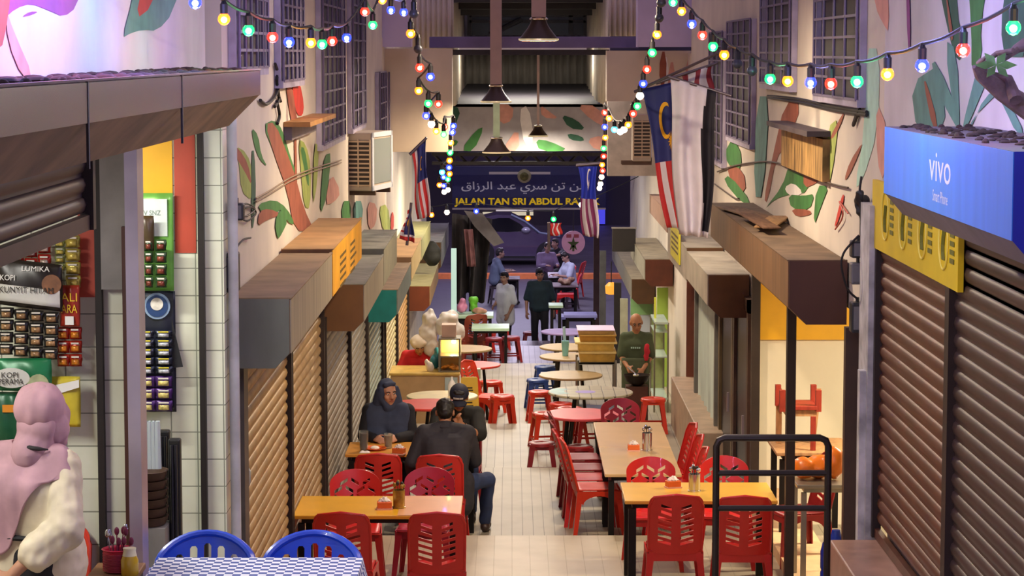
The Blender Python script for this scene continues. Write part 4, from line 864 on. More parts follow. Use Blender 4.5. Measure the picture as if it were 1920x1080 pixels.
# ================================================================ cream shop furniture (right)
wood=M('red_wood','#9a3322',.45,var=.15,scale=9,stretch=(4,4,1)); wood2=M('pale_wood','#b98a5c',.5,var=.15,scale=9,stretch=(4,4,1))
d=20.6; zt=AZ(838,d); Xs0,Xs1=AX(1462,d),AX(1585,d)
uc=table('wooden counter table in the cream shop carrying an upturned chair',AX(1452,d),AX(1575,d)+.1,d-.3,d+.5,0,zt,wood2)
uch=thing('wooden_chair','red wooden chair turned upside down on the cream shop counter','chair',(AX(1503,d),d,zt))
px=lambda x,y,dd=d: at(x,y,dd)
mb=MB(); a=px(1470,762); b=px(1527,748); mb.box(a.x,b.x,d-.2,d+.2,a.z-.005,a.z+.03,.004); mb.build('seat',wood,uch,smooth=0)
mb=MB(); mb.box(a.x,b.x,d-.18,d+.18,a.z-.06,a.z-.005); mb.build('seat_frame',wood2,uch,smooth=0)
for x in (1463,1530):
    for s in (-1,1): mb=MB(); q=px(x,726); mb.box(q.x-.025,q.x+.025,d+s*.17-.025,d+s*.17+.025,a.z-.02,q.z,.003); mb.build('leg',wood,uch,smooth=0)
for x0_,x1_ in ((1467,1466),(1541,1530)):
    mb=MB(); q0=px(x0_,735); q1=px(x1_,838); mb.prism([(q0.x-.03,d+.2,q0.z),(q0.x+.02,d+.2,q0.z),(q1.x+.02,d+.2,zt+.002),(q1.x-.03,d+.2,zt+.002)],(0,.03,0)); mb.build('back_post',wood2,uch,smooth=0)
mb=MB(); q0=px(1515,775); q1=px(1524,838); mb.box(q0.x,q1.x,d-.2,d-.17,zt+.002,q0.z); mb.build('leg',wood,uch,smooth=0)
mb=MB(); mb.box(px(1478,0).x,px(1520,0).x,d+.2,d+.225,zt+.03,zt+.07); mb.build('back_rail',wood,uch,smooth=0)
d=18.2; zt=AZ(905,d); s_=M('worn_steel','#a9a493',.35,.6,var=.12,scale=5)
wt_=table('worn steel table with the orange bag inside the cream shop',AX(1496,d),AX(1590,d)+.25,d-.1,d+.6,0,zt,s_,legs=.04,legmat=s_,name='steel_table')
blob('rubbish_bag','puffy orange plastic bag lying on the steel table','bag',[((AX(1512,d,862),d+.15,zt+.09),(.09,.12,.085)),((AX(1540,d,862),d+.18,zt+.095),(.12,.13,.09)),((AX(1568,d,862),d+.12,zt+.13),(.08,.1,.13))],M('orange_bag','#ef7f22',.35,var=.1,scale=8),vox=.014,amp=.018,sc=11)
wb=thing('water_bottle','large blue water bottle on the floor of the cream shop','bottle',(AX(1568,17.4,980),17.4,.0)); x=wb.location.x
mb=MB(); mb.lathe([(.1,0),(.115,.02),(.115,.14),(.108,.16),(.115,.18),(.115,.3),(.1,.36),(.04,.42),(.03,.46)],(x,17.4,.25),20); mb.build('body',M('blue_bottle','#1f3aa8',.15,trans=.3,var=0),wb)
mb=MB(); mb.box(x-.15,x+.15,17.25,17.55,.0,.25); mb.build('stand',M('dark_steel','#2c262c'),wb,smooth=0)
rc=place(ch,1495,940,19.6,PI/2+.3,'dark red chair inside the cream shop behind the steel table',mat=dred,group=G)
# shop-front items by the left tile pier: folded tables, crates, cups
ft=M('black_folded','#17161a',.4,var=.05)
for i,(px0,px1,y0,l) in enumerate(((298,322,806,'black folded table leaning in the recess, left of the two'),(316,342,822,'black folded table leaning in the recess against the tile pier, right of the two'))):
    dd=13.1-.12*i; a=at(px0,y0,dd); b=at(px1,1030,dd); t=thing('folded_table',l,'folded table',(a.x,dd,.2),0,'folded black tables'); 
    mb=MB(); mb.box(a.x,b.x,dd-.03,dd+.03,1.1-.0,a.z,.01); mb.build('table_top',ft,t,smooth=0)
    for k in (.35,.65): mb=MB(); mb.cyl((a.x+(b.x-a.x)*k,dd-.045,1.12),(a.x+(b.x-a.x)*k,dd-.045,a.z-.03),.01,n=8); mb.build('leg',M('black_leg','#34343a',.3,.5,var=0),t)
slab('floor_recess',-3.2,-1.66,11.5,13.6,.6,1.1,paver)
random.seed(11)
for k in range(6):
    z=1.12+k*.075; t=thing('stool_stack_crate',['lowest','second from the bottom','third from the bottom','fourth from the bottom','fifth from the bottom','topmost'][k]+' brown basket in the pile behind the steel post','basket',(AX(282,12.9,930),12.9,z),0,'brown baskets in a pile')
    z0=AZ(982,12.9)+k*.05; xx=AX(280,12.9,930); mb=MB(); mb.lathe([(.085,0),(.1,.04),(.105,.046),(.095,.046),(.08,.006)],(xx,12.9,z0),4*5,sx=1,sy=1.2); mb.build('basket',M('brown_basket','#4a3226',.6,var=.15,scale=14),t)
    t.name='brown_basket'
mb=MB(); xx=AX(280,12.9,930); z0=AZ(982,12.9); mb.box(xx-.1,xx+.1,12.78,13.02,1.1,z0-.004); tag(mb.build('storage_tub',M('grey_tub','#8a8684',.4,var=.1),smooth=0),'grey plastic tub under the brown baskets','tub')
for k in range(5):
    mb=MB(); z0=AZ(982,12.9)+6*.05; x=AX(266+k*7,12.85,840); mb.lathe([(.022,0),(.017,.26)],(x,12.87,z0+.01),10); tag(mb.build('cup_sleeve',M('pale_cups','#c9d6dc',.3,trans=.2,var=0)),'%s clear sleeve of nested cups on top of the brown baskets'%['leftmost','second','middle','fourth','rightmost'][k],'cups',group='sleeves of cups')
for k,(a_,b_) in enumerate(((150,268),)):
    rc2=place(ch,148,930,10.95,PI*.75,'orange red chair half hidden behind the tile pier and the woman in pink',z=1.1,mat=orr,group=G); rc2.location.x=-2.19; rc2.location.y=10.83; rc2.rotation_euler[2]=PI
# ================================================================ pendant lamps
WARM=(1,.80,.56)
shadeM=M('bronze_shade','#4a3a30',.35,.6,var=.1); stemM=M('stem_pinkish','#b59a90',.6,var=.05)
def pendant(label,x,d,zb,r,e,stem=.05,ztop=7.5,col=WARM,stemmat=None):
    t=thing('pendant_lamp',label,'lamp',(x,d,zb),0,'bell lamps over the lane')
    mb=MB(); mb.lathe([(r,0),(r*1.0,.015),(r*.86,r*.22),(r*.55,r*.62),(r*.42,r*.85),(r*.36,r*1.05),(.02,r*1.06)],(x,d,zb),28,cap=False); mb.build('lamp_shade',shadeM,t,solid=.006)
    mb=MB(); mb.lathe([(r*.45,r*1.04),(r*.47,r*1.1),(r*.40,r*1.16),(r*.2,r*1.2)],(x,d,zb),20); mb.build('cap',M('bright_cap','#d8cdbc',.2,.9,var=0),t)
    mb=MB(); mb.box(x-stem,x+stem,d-stem,d+stem,zb+r*1.18,ztop); mb.build('stem',stemmat or stemM,t,smooth=0)
    mb=MB(); mb.lathe([(r*.96,-.004),(r*1.02,.004),(r*1.02,.02),(r*.98,.02)],(x,d,zb),28,cap=False); mb.build('rim',M('glow_rim','#d9c49a',.25,.8,emit=.5,var=0),t)
    mb=MB(); mb.sphere((x,d,zb+r*.62),r*.17,14,10); mb.build('bulb',M('lamp_bulb','#ffe2b0',.3,emit=12,var=0),t)
    l=lamp('lamp_light','POINT',(x,d,zb+r*.38),e,col,.09,t)
    sp=None
    return t
def PX(px,py,d): return at(px,py,d)
p=PX(1010,76,25); pendant('large dark bell lamp highest above the lane, in front of the purple beam',p.x,25,p.z,.205,420,.075,7)
p=PX(930,192,31.5); pendant('bell lamp with the pinkish stem at the end of the roof slab',p.x,31.5,p.z,.20,210,.075,6)
p=PX(931,287,36); pendant('greenish bell lamp with a bright rim before the painted board',p.x,36,p.z,.21,330,.05,5.0,(1,.9,.7),M('stem_green','#8f9a78',.6))
p=PX(1009,256,39.3); pendant('small dark bell lamp right in front of the painted board',p.x,39.3,p.z,.16,200,.02,4.4,(1,.88,.7))
pendant('bell lamp out over the near tables',.35,18.2,4.75,.22,470,.06,8)
pendant('bell lamp out over the front steps',.25,10.8,4.62,.22,130,.06,8)
# ================================================================ light of the shops, added fill tubes at the far end
def tube(label,p0,p1,e,col=(1,.95,.85),r=.02,strength=6):
    t=thing('tube_light',label,'light',p0,0); mb=MB(); mb.cyl(p0,p1,r,n=10); mb.build('tube',M('tube_glow','#fff6e6',.3,emit=strength,var=0),t)
    mb=MB(); a,b=Vector(p0),Vector(p1); mb.box(min(a.x,b.x)-.03,max(a.x,b.x)+.03,min(a.y,b.y)-.03,max(a.y,b.y)+.03,a.z+.02,a.z+.06); mb.build('fitting',M('white_fitting','#d8d8d8',.5,var=0),t,smooth=0)
    m=(Vector(p0)+Vector(p1))/2; lamp('tube_lamp','AREA',(m.x,m.y,m.z-.04),e,col,max(abs(b.x-a.x),.06),t,(0,0,0),sy=max(abs(b.y-a.y),.06)); return t
tube('tube light under the ceiling of the cream shop',(3.3,19.8,2.44),(4.5,19.8,2.44),125,(1,.88,.66))
tube('tube light under the ceiling of the snack shop',(-2.9,8.6,3.9),(-2.9,9.9,3.9),55,(1,.97,.88))
tube('tube light in the recess behind the steel post',(-3.1,12.6,3.9),(-2.2,12.6,3.9),45,(1,.97,.88))
tube('added unseen tube light behind the street name board, brightening the lane end',(-.8,53,2.3),(.8,53,2.3),200,(.80,.74,1))  # tube added out of sight to brighten the dark lane end
tube('second added unseen tube light, closer to the road, brightening the lane end',(-.8,61,2.4),(.8,61,2.4),230,(.80,.72,1))  # another unseen tube, added to light the far floor and road
tube('added fill tube light hidden behind the painted board',(-.6,43,2.75),(.8,43,2.75),60,(.9,.85,.9))  # added out of view to light the space under the far roof
tube('added fill tube light hidden behind the purple grey beam',(-.7,33.3,AZ(96,33.3)),(1.0,33.3,AZ(96,33.3)),90,(1,.9,.78))  # added behind the beam to light the corrugated walls
tube('added fill tube light over the dark roof slab, hidden behind the beam',(-.7,42,AZ(84,42)),(1.2,42,AZ(84,42)),85,(1,.92,.8))  # extra unseen tube added to brighten the corrugated back wall
tube('added tube light brightening the pale folding gate',(2.05,28.2,1.72),(2.05,28.9,1.72),22,(.85,1,.95))  # tube added to make the gate read bright
wp=thing('tube_post','white glowing upright tube post on the left near the far stalls','light',(AX(850,44),44,-1.38)); mb=MB(); mb.box(AX(846,44),AX(856,44),43.95,44.05,-1.38,AZ(466,44)); mb.build('tube',M('tube_post_glow','#bfe0cf',.3,emit=.45,var=0),wp,smooth=0)
# ================================================================ string lights
BC={'r':('#ff2a18',(1,.22,.26)),'g':('#18ff7a',(.25,1,.55)),'b':('#1a30ff',(.36,.36,1)),'o':('#ff8a10',(1,.45,.05)),'c':('#60e0ff',(.4,.8,1)),'w':('#fff0e0',(1,.9,.8)),'k':('#1a1a1a',None)}
sock=M('black_socket','#141216',.5,var=0); cableM=M('black_cable','#131014',.6,var=0)
def bulbm(c):
    e={'r':4,'g':2.2,'b':6,'o':4,'c':3,'w':5}.get(c,0)
    hexs={'r':'#ff2010','g':'#0aff60','b':'#1428ff','o':'#ff6a06','c':'#40c8ff','w':'#ffe8d0'}.get(c,'#202020')
    return M('bulb_'+c,hexs,.2,emit=e,var=0,alpha=.55) if e else M('bulb_off','#3a3a40',.3,var=0)
def corem(c): return M('core_'+c,{'r':'#ffb090','g':'#b8ffd0','b':'#a8b4ff','o':'#ffd080','c':'#d8f4ff','w':'#fff8ec'}[c],.3,emit=14,var=0)
def stringlight(label,bulbs,d0,d1,size=.036,lights=0,curve=1.0,pw=3.0):
    n=len(bulbs); t=None; top=[]
    data=[]
    for i,(x,y,c) in enumerate(bulbs):
        f=(i/(n-1))**curve; d=d0+(d1-d0)*f; data.append((at(x,y,d),c))
    t=thing('string_light',label,'string lights',data[0][0])
    pts=[p+Vector((0,0,size*3.1)) for p,c in data]
    fine=[]
    for a,b in zip(pts,pts[1:]): 
        for k in range(4): fine.append(a.lerp(b,k/4)-Vector((0,0,.012*math.sin(k/4*PI))))
    fine.append(pts[-1]); mb=MB(); mb.tube(fine,.008,6); mb.build('cable',cableM,t)
    for i,(p,c) in enumerate(data):
        mb=MB(); mb.lathe([(.001,-size),(size*.55,-size*.83),(size*.93,-size*.35),(size,0),(size*.9,size*.45),(size*.55,size*.9)],p,14); b=mb.build('bulb',bulbm(c),t)
        if BC[c][1]: mb=MB(); mb.sphere(p-Vector((0,0,size*.1)),(size*.52,size*.52,size*.5),10,8); mb.build('filament',corem(c),b)
        mb=MB(); mb.lathe([(size*.6,size*.85),(size*.62,size*2.4),(size*.45,size*2.6),(size*.3,size*3.2)],p,10); mb.build('socket',sock,b)
        if lights and i%lights==0 and BC[c][1]: lamp('bulb_light','POINT',p-Vector((0,0,size*1.6)),pw*(1.6 if c=='b' else 1),BC[c][1],.04,t)
    return t
stringlight('string of coloured bulbs sweeping down from the top left corner to the lilac panel',[(270,-75,'r'),(318,-30,'g'),(366,5,'b'),(420,36,'o'),(466,57,'g'),(511,70,'r'),(542,79,'b'),(583,80,'o'),(604,83,'g'),(623,77,'r'),(650,71,'b'),(684,22,'r'),(699,47,'g'),(717,0,'o'),(733,19,'b'),(757,23,'b')],9.4,16.5,.028,1,1,3)
stringlight('string of coloured bulbs dropping in steps down the left side towards the street board',[(776,26,'k'),(770,63,'o'),(784,92,'k'),(787,127,'r'),(807,144,'b'),(785,170,'o'),(803,194,'g'),(822,195,'r'),(799,217,'b'),(809,233,'w'),(818,246,'o'),(832,252,'g'),(834,238,'r'),(850,236,'b'),(848,248,'b'),(845,268,'o'),(844,286,'g'),(843,301,'o'),(842,314,'b'),(829,323,'c'),(843,326,'o'),(832,332,'b'),(840,336,'g'),(824,347,'o'),(832,348,'b'),(833,360,'w'),(840,356,'w')],17,31,.034,0)
stringlight('string of coloured bulbs hanging across the right wall above the blue sign box',[(1262,4,'g'),(1278,21,'o'),(1297,45,'b'),(1317,66,'r'),(1337,87,'g'),(1358,103,'o'),(1383,120,'k'),(1410,133,'k'),(1444,148,'g'),(1477,152,'o'),(1520,155,'b'),(1558,157,'r'),(1607,153,'g'),(1664,139,'o'),(1729,123,'b'),(1806,94,'r'),(1900,52,'g'),(1990,0,'o')],16,8.6,.029,1,1,3)
stringlight('string of coloured bulbs dropping down the right side behind the big flag',[(1240,5,'k'),(1236,34,'k'),(1232,65,'o'),(1223,99,'g'),(1213,130,'r'),(1206,157,'b'),(1200,180,'w'),(1195,199,'g'),(1187,213,'r'),(1178,234,'o'),(1170,243,'w'),(1163,247,'w'),(1152,243,'c'),(1142,222,'o'),(1134,211,'r'),(1134,238,'b'),(1135,258,'o'),(1132,278,'g'),(1132,293,'r'),(1129,309,'o'),(1130,320,'r'),(1128,332,'w'),(1126,345,'w'),(1124,353,'w')],17,31,.034,0)
stringlight('short string of bulbs sagging across the lane under the street name board',[(809,403,'o'),(838,398,'w'),(893,396,'b'),(990,409,'o'),(1038,411,'g'),(1090,384,'w'),(1098,390,'c'),(1106,389,'b'),(1210,340,'b')],44,44,.05,0)
for i,(x,y,d,c,l) in enumerate(((-1.35,9.2,0,0,0),)): pass
# coloured spill on the upper walls comes from unseen bulb strings added outside the frame
def spill(x,y,z,c,e): lamp('bulb_light','POINT',(x,y,z),e,c,.05)
stringlight('added unseen string of coloured bulbs above the snack shop, tinting the upper wall',[(-20,-120,'b'),(60,-95,'r'),(130,-80,'b'),(200,-72,'r'),(262,-75,'b'),(330,-85,'b'),(420,-100,'b'),(520,-125,'b')],7.2,9.6,.028,1,1,9)
stringlight('added unseen string of coloured bulbs above the blue sign box, tinting the wall',[(1480,-90,'b'),(1560,-70,'b'),(1640,-60,'b'),(1740,-70,'b'),(1840,-90,'g'),(1960,-120,'b')],12,7.6,.028,1,1,9)
# ================================================================ flags
def cloth(name,label,cat,TL,TR,BL,BR,nu,nv,paint,mats,fold=.04,waves=2.5,parent=None,decals=(),pole=None,ph=0):
    def fn(u,v):
        a=TL.lerp(TR,u); b=BL.lerp(BR,u); p=a.lerp(b,v); return p+Vector((.25*fold*math.sin(6*v+3*u+ph),fold*math.sin(waves*2*PI*u+1.3*v+ph)*(.35+.65*v),0))
    t=thing(name,label,cat,TL)
    mb=MB(); g=[[mb.bm.verts.new(fn(i/nu,j/nv)) for j in range(nv+1)] for i in range(nu+1)]
    for i in range(nu):
        for j in range(nv):
            f=mb.bm.faces.new((g[i][j],g[i+1][j],g[i+1][j+1],g[i][j+1])); f.material_index=paint((i+.5)/nu,(j+.5)/nv)
    c=mb.build('cloth',mats,t,solid=.003,smooth=80,recalc=False)
    for nm,polys,m in decals:
        mb=MB()
        for pl in polys:
            ring=[fn(u,v)+Vector((0,-.014,0)) for u,v in pl]
            if len(pl)==4: mb.poly(ring)
            else:
                c0=mb.bm.verts.new(sum(ring,Vector())/len(ring)); vs=[mb.bm.verts.new(q) for q in ring]
                for k in range(len(vs)): mb.bm.faces.new((c0,vs[k],vs[(k+1)%len(vs)]))
        mb.build(nm,m,c,smooth=0,recalc=False)
    if pole:
        mb=MB(); mb.cyl(pole[0],pole[1],.014,.012,10); mb.build('pole',M('pole_grey','#5a5058',.4,.4,var=0),t)
    return t
nav=M('flag_navy','#232a6a',.7,var=.08); fr=M('flag_red','#b5262a',.7,var=.06); fw=M('flag_white','#d9d4de',.7,var=.05); fy=M('flag_yellow','#e8a818',.7,var=.04); fk=M('flag_black','#1d1b26',.7,var=.1)
def crescent(cu,cv,r,asp,n=14):
    o=[];i_=[]
    for k in range(n+1):
        a=R(60)+R(240)*k/n; o.append((cu+r*math.cos(a)*asp,cv-r*math.sin(a)))
        b=R(60)+R(240)*k/n; i_.append((cu+r*.2*asp+ (r*.80)*math.cos(b)*asp,cv-(r*.80)*math.sin(b)*.98))
    return [[o[k],o[k+1],i_[k+1],i_[k]] for k in range(n)]
def star(cu,cv,r,asp,n=14):
    return [[(cu+(r if k%2==0 else r*.45)*math.cos(k*PI/n)*asp,cv+(r if k%2==0 else r*.45)*math.sin(k*PI/n)) for k in range(2*n)]]
d=21.5
q=lambda x,y,dd=d: at(x,y,dd)
def mstripe(u,v): return 0 if v<.53 else (1 if int(u*5)%2==0 else 2)
cloth('national_flag','large navy, red and white striped flag with crescent and star hanging off a pole, right','flag',q(1203,167),q(1275,150),q(1252,428),q(1290,424),20,30,mstripe,[nav,fr,fw],.06,1.2,decals=[('crescent',crescent(.50,.25,.13,1.6),fy),('star',star(.66,.40,.075,1.6),fy)],pole=(q(1190,172),q(1350,108,20.8)+Vector((.12,0,.1))))
cloth('state_flag','large white and black flag hanging beside the striped flag','flag',q(1254,146,21.2),q(1346,172,21.0),q(1272,440,21.2),q(1328,446,21.0),24,26,lambda u,v: 0 if u<.80-.10*math.sin(v*3.0) or v>.95 else 1,[fw,fk],.07,2.2,ph=1,pole=(q(1254,144,21.2),q(1372,180,21.0)))
d=33
cloth('national_flag','drooping striped flag with navy corner above the olive shutter box, left','flag',q(772,286),q(798,262),q(783,412),q(806,404),14,24,lambda u,v: 0 if v<.5 and u>.3 else (1 if int(u*6)%2==0 else 2),[nav,fr,fw],.05,1.5,decals=[('crescent',crescent(.62,.26,.1,1.0),fy)],pole=(q(768,290),q(800,258)))
d=29.5
cloth('national_flag','small striped flag resting on the tan shutter box, left','flag',q(764,395),q(772,385),q(749,448),q(776,455),10,16,lambda u,v: 0 if (u>.3 and v<.8) else (1 if int(v*9)%2==0 else 2),[nav,fr,fw],.04,1.5,decals=[('star',star(.62,.45,.14,1.2),fy)],pole=(q(763,460),q(771,380)))
d=46
cloth('national_flag','navy flag with white star hanging at the right of the street name board','flag',q(1084,312),q(1119,312),q(1094,442),q(1120,446),14,26,lambda u,v: 0 if v<.46 else (1 if int(u*6)%2==0 else 2),[M('flag_bright_blue','#2437b0',.7,var=.05),M('flag_plum','#7a2a5a',.7,var=.05),fw],.06,1.6,decals=[('star',star(.5,.26,.09,.9),fw),('crescent',crescent(.5,.16,.13,1.1),fw)],pole=(q(1080,310),q(1125,306)))
d=56
cloth('national_flag','tiny red and white flag left of the round leaf sign','flag',q(1030,419),q(1053,418),q(1033,443),q(1053,440),8,8,lambda u,v: int(u*5)%2,[fr,fw],.04,1.2,pole=(q(1029,417),q(1029,470)))
d=24
cloth('state_flag','striped red and white flag strung behind the large white flag','flag',q(1278,140),q(1335,122),q(1282,190),q(1338,175),12,10,lambda u,v: int(u*5)%2,[M('flag_dark_red','#8a2a38',.7),fw],.05,1.2,pole=(q(1230,156),q(1345,118)))
# ================================================================ street name board, round sign
d=47
bd=thing('street_sign','navy street name board with white script and yellow capitals across the lane end','sign',(AX(990,d),d,AZ(390,d))); a=at(848,390,d); b=at(1136,312,d)
navb=M('board_navy','#16165c',.5,var=.06,emit=.08)
mb=MB(); mb.box(a.x,b.x,d,d+.06,a.z,b.z); mb.build('board',navb,bd,smooth=0)
mb=MB(); mb.box(a.x,b.x,d-.02,d,a.z-.03,a.z+.005); mb.build('bottom_edge',M('pale_edge','#c9c0d0',.5,var=0),bd,smooth=0)
yt=M('yellow_capitals','#e8c01c',.5,var=.08,emit=.3); wt2=M('white_script','#c9c6dc',.5,var=0,emit=.08)
c=at(975,379.5,d-.012); wd=at(1098,379,d).x-at(852,379,d).x; text('capitals','JALAN TAN SRI ABDUL RAZAK',wd*1.11,AZ(371,d)-AZ(388,d),CAMF((c.x+wd*.055,d-.006,c.z)),yt,bd,bold=.035,extrude=.01)
# jawi: joined letter forms, written right to left
F_={'jim_i':'\uFE9F','alif_f':'\uFE8E','alif':'\uFE8D','lam_i':'\uFEDF','nun_f':'\uFEE6','nun':'\uFEE5','ta_i':'\uFE97','sin_i':'\uFEB3','ra_f':'\uFEAE','ra':'\uFEAD','ya_f':'\uFEF2','ya':'\uFEF1','ain_i':'\uFECB','ba_m':'\uFE92','dal_f':'\uFEAA','zay':'\uFEAF','qaf':'\uFED5'}
words=[['jim_i','alif_f','lam_i','nun_f'],['ta_i','nun_f'],['sin_i','ra_f','ya'],['ain_i','ba_m','dal_f'],['alif','lam_i','ra_f','zay','alif','qaf']]
jawi=' '.join(''.join(F_[k] for k in reversed(wd_)) for wd_ in reversed(words))
x0_,x1_=at(865,352,d).x,at(1116,352,d).x; text('script',jawi,x1_-x0_,AZ(341,d)-AZ(364,d),CAMF(((x0_+x1_)/2,d-.006,AZ(352,d))),wt2,bd,bold=.012,extrude=.01)
mb=MB(); mb.cyl((AX(983,d),d-.01,AZ(330,d)),(AX(983,d),d-.03,AZ(330,d)),.135,n=24); em=mb.build('emblem',M('emblem_ring','#a9a28c',.5,var=.1),bd)
mb=MB(); mb.cyl((AX(983,d),d-.03,AZ(331,d)),(AX(983,d),d-.036,AZ(331,d)),.085,n=18); mb.build('emblem_centre',M('emblem_green','#6a6a3a',.5,var=.3,scale=20),em)
mb=MB(); a=at(917,327,d); b=at(1032,322,d); mb.box(a.x,b.x,d-.01,d,a.z,b.z); mb.build('strip',M('pale_edge','#c9c0d0'),bd,smooth=0)
mb=MB()
for px in (852,1132): mb.box(AX(px,d)-.03,AX(px,d)+.03,d+.0,d+.06,AZ(312,d),AZ(283,d)+.4)
mb.build('hanger',M('dark_steel','#2c262c'),bd,smooth=0)
d=48
rs=thing('round_sign','round pinkish sign with a green leaf hanging right of the lane end','sign',(AX(1075,d),d,AZ(475,d)));c=at(1075,455,d)
mb=MB(); mb.cyl(c,c+Vector((0,.06,0)),.235,n=36); mb.build('disc',M('sign_pink','#c98fae',.5,var=.06,emit=.12),rs,smooth=30)
mb=MB(); lf=[]
for k in range(10): a=PI/2+k*PI/5; r_=.15 if k%2==0 else .055; lf.append((c.x+r_*math.cos(a)*.85,d-.012,c.z-.03+r_*math.sin(a)*1.05))
mb.prism(lf,(0,.01,0)); mb.box(c.x-.02,c.x+.02,d-.012,d-.002,c.z-.17,c.z-.05); mb.build('leaf',M('leaf_green','#4a5a2a',.6,var=.15),rs,smooth=0)
mb=MB()
for dx in (-.09,.06): mb.box(c.x+dx-.05,c.x+dx+.05,d-.008,d,c.z+.1,c.z+.17)
mb.build('red_mark',M('sign_red','#b04a5a',.5,var=0),rs,smooth=0)
mb=MB(); mb.cyl((c.x,d+.03,c.z+.23),(c.x,d+.03,AZ(385,d)),.012,n=8); mb.build('hanger',M('dark_steel','#2c262c'),rs)
# ================================================================ car on the road behind
cy=68.0; sc_=4500/cy; car=thing('car','dark purple grey parked car on the road beyond the lane','car',(AX(955,cy),cy,-1.8)); paint=M('car_paint','#574a6a',.3,.4,var=.03,coat=.5)
def cx(px): return AX(px,cy)
prof=[(890,478),(888,455),(892,440),(935,436),(985,434),(1030,441),(1060,450),(1068,462),(1066,478),(1050,484),(1045,470),(1034,461),(1020,461),(1008,470),(1003,486),(895,486)]
mb=MB(); mb.prism([(at(x,y,cy).x,cy,at(x,y,cy).z) for x,y in prof],(0,1.7,0)); mb.build('body',paint,car,smooth=0)
mb=MB(); gp=[(880,438),(905,409),(930,403),(958,404),(985,417),(1012,437)]; a=[Vector((at(x,y,cy).x,cy+.08,at(x,y,cy).z)) for x,y in gp]; mb.prism(a,(0,1.5,0)); mb.build('cabin',paint,car,smooth=0)
mb=MB(); wp_=[(902,434),(914,413),(935,409),(955,409),(975,420),(992,436)]; mb.prism([(at(x,y,cy).x,cy+.06,at(x,y,cy).z) for x,y in wp_],(0,.02,0)); mb.build('window_glass',M('car_glass','#14121c',.1,var=0),car,smooth=0)
mb=MB(); mb.tube([(at(x,y,cy).x,cy+.05,at(x,y,cy).z) for x,y in ((958,403),(985,416),(1012,437),(1050,443))],.035,8); mb.build('pillar_highlight',M('car_highlight','#8fa0b4',.2,.7,var=0),car)  # highlight along the pillar line built as a pale tube
for px in (1028,905): mb=MB(); c=at(px,477,cy); mb.cyl((c.x,cy-.02,-1.8+.34),(c.x,cy+.22,-1.8+.34),.34,n=28); w_=mb.build('wheel',M('tyre','#15131a',.6,var=.05),car,smooth=30); mb=MB(); mb.cyl((c.x,cy-.03,-1.8+.34),(c.x,cy-.018,-1.8+.34),.2,n=20); mb.build('hubcap',M('hub','#6a6670',.3,.7,var=.1),w_,smooth=30)
mb=MB(); m_=at(986,431,cy); mb.sphere((m_.x,cy-.08,m_.z),(.13,.08,.09),12,8); mb.build('wing_mirror',M('car_mirror','#b4b6c6',.25,.5,var=0),car)
mb=MB(); mb.box(cx(937),cx(1003),cy-.01,cy,AZ(486,cy)+.02,AZ(480,cy)); mb.build('side_skirt',M('tyre','#15131a'),car,smooth=0)
mb=MB(); mb.box(-6,6,63.3,63.7,-1.75,-1.62); struct(mb.build('floor_kerb_stripe',M('kerb_orange','#c9703a',.6,var=.1),smooth=0))
# shop row beyond the road
slab('wall_beyond_road',-14,14,84,84.5,-2,9,M('night_wall','#37303c',.8,var=.2,scale=.5))
for i,(x0,x1,y0,y1,c,e) in enumerate(((905,1000,398,404,'#c9c0a0',.7),(900,965,412,416,'#c9a850',.5),(1100,1135,330,420,'#4a4ae0',.6),(930,1000,393,396,'#d8d0c8',.5))):
    a=at(x0,y1,83.8); b=at(x1,y0,83.8); mb=MB(); mb.box(a.x,b.x,83.8,83.95,a.z,b.z); t_=tag(mb.build('shop_light',M('far_glow%d'%i,c,.4,emit=e,var=0),smooth=0),['pale lit strip of a shop across the road, upper','yellowish lit strip of a shop across the road, lower','blue lit sign panel of a shop across the road','thin white lit strip above the others across the road'][i],'light')
# ================================================================ far stalls left and right
d=45
um=thing('folded_umbrella','dark folded canopy with a pale flap at the far left stall','canopy',(AX(880,d),d,-1.38)); z0=-1.38
mb=MB(); mb.cyl((AX(882,d),d,z0),(AX(882,d),d,AZ(395,d)),.03,n=10); mb.build('pole',M('dark_steel','#2c262c'),um)
mb=MB(); 
def um_fn(u,v):
    a=at(848+75*u,400+10*u,d); b=at(846+62*u,560+10*math.sin(u*9),d); p=a.lerp(b,v); return p+Vector((0,.18*math.sin(u*17)*(.3+v),0))
mb.grid(um_fn,30,14); mb.build('hanging_cloth',M('dark_cloth','#3a332e',.9,var=.25,scale=3),um,solid=.01)
mb=MB(); pts=[at(870,395,d-.3),at(905,400,d-.3),at(945,455,d-.3),at(926,462,d-.3),at(890,425,d-.3)]; mb.prism(pts,(0,.04,0)); mb.build('flap',M('grey_flap','#6f665c',.8,var=.12),um,smooth=0)
mb=MB(); mb.grid(lambda u,v: at(870+16*u+6*v,430+70*v,d-.35)+Vector((0,.05*math.sin(u*9),0)),10,10); mb.build('rag',M('pink_rag','#8a5a52',.9,var=.2),um,solid=.01)
for i,(px,d,y0,l) in enumerate(((868,47.5,470,'dark post of the far left stall'),(1118,50,440,'brownish post of the far right stall'),(1130,45,470,'grey post at the right near the cook’s shop'),(1158,40.5,530,'dark post at the right edge of the cook’s shop'),(1205-35,38,560,'pale post left of the cook'))):
    c=('#2a2420','#4a3226','#6a6860','#241d1a','#9a9a84')[i]; mb=MB(); x=AX(px,d); mb.box(x-.06,x+.06,d-.06,d+.06,fz(d),AZ(y0,d)); tag(mb.build('post',M('farpost%d'%i,c,.6),smooth=0),l,'post')
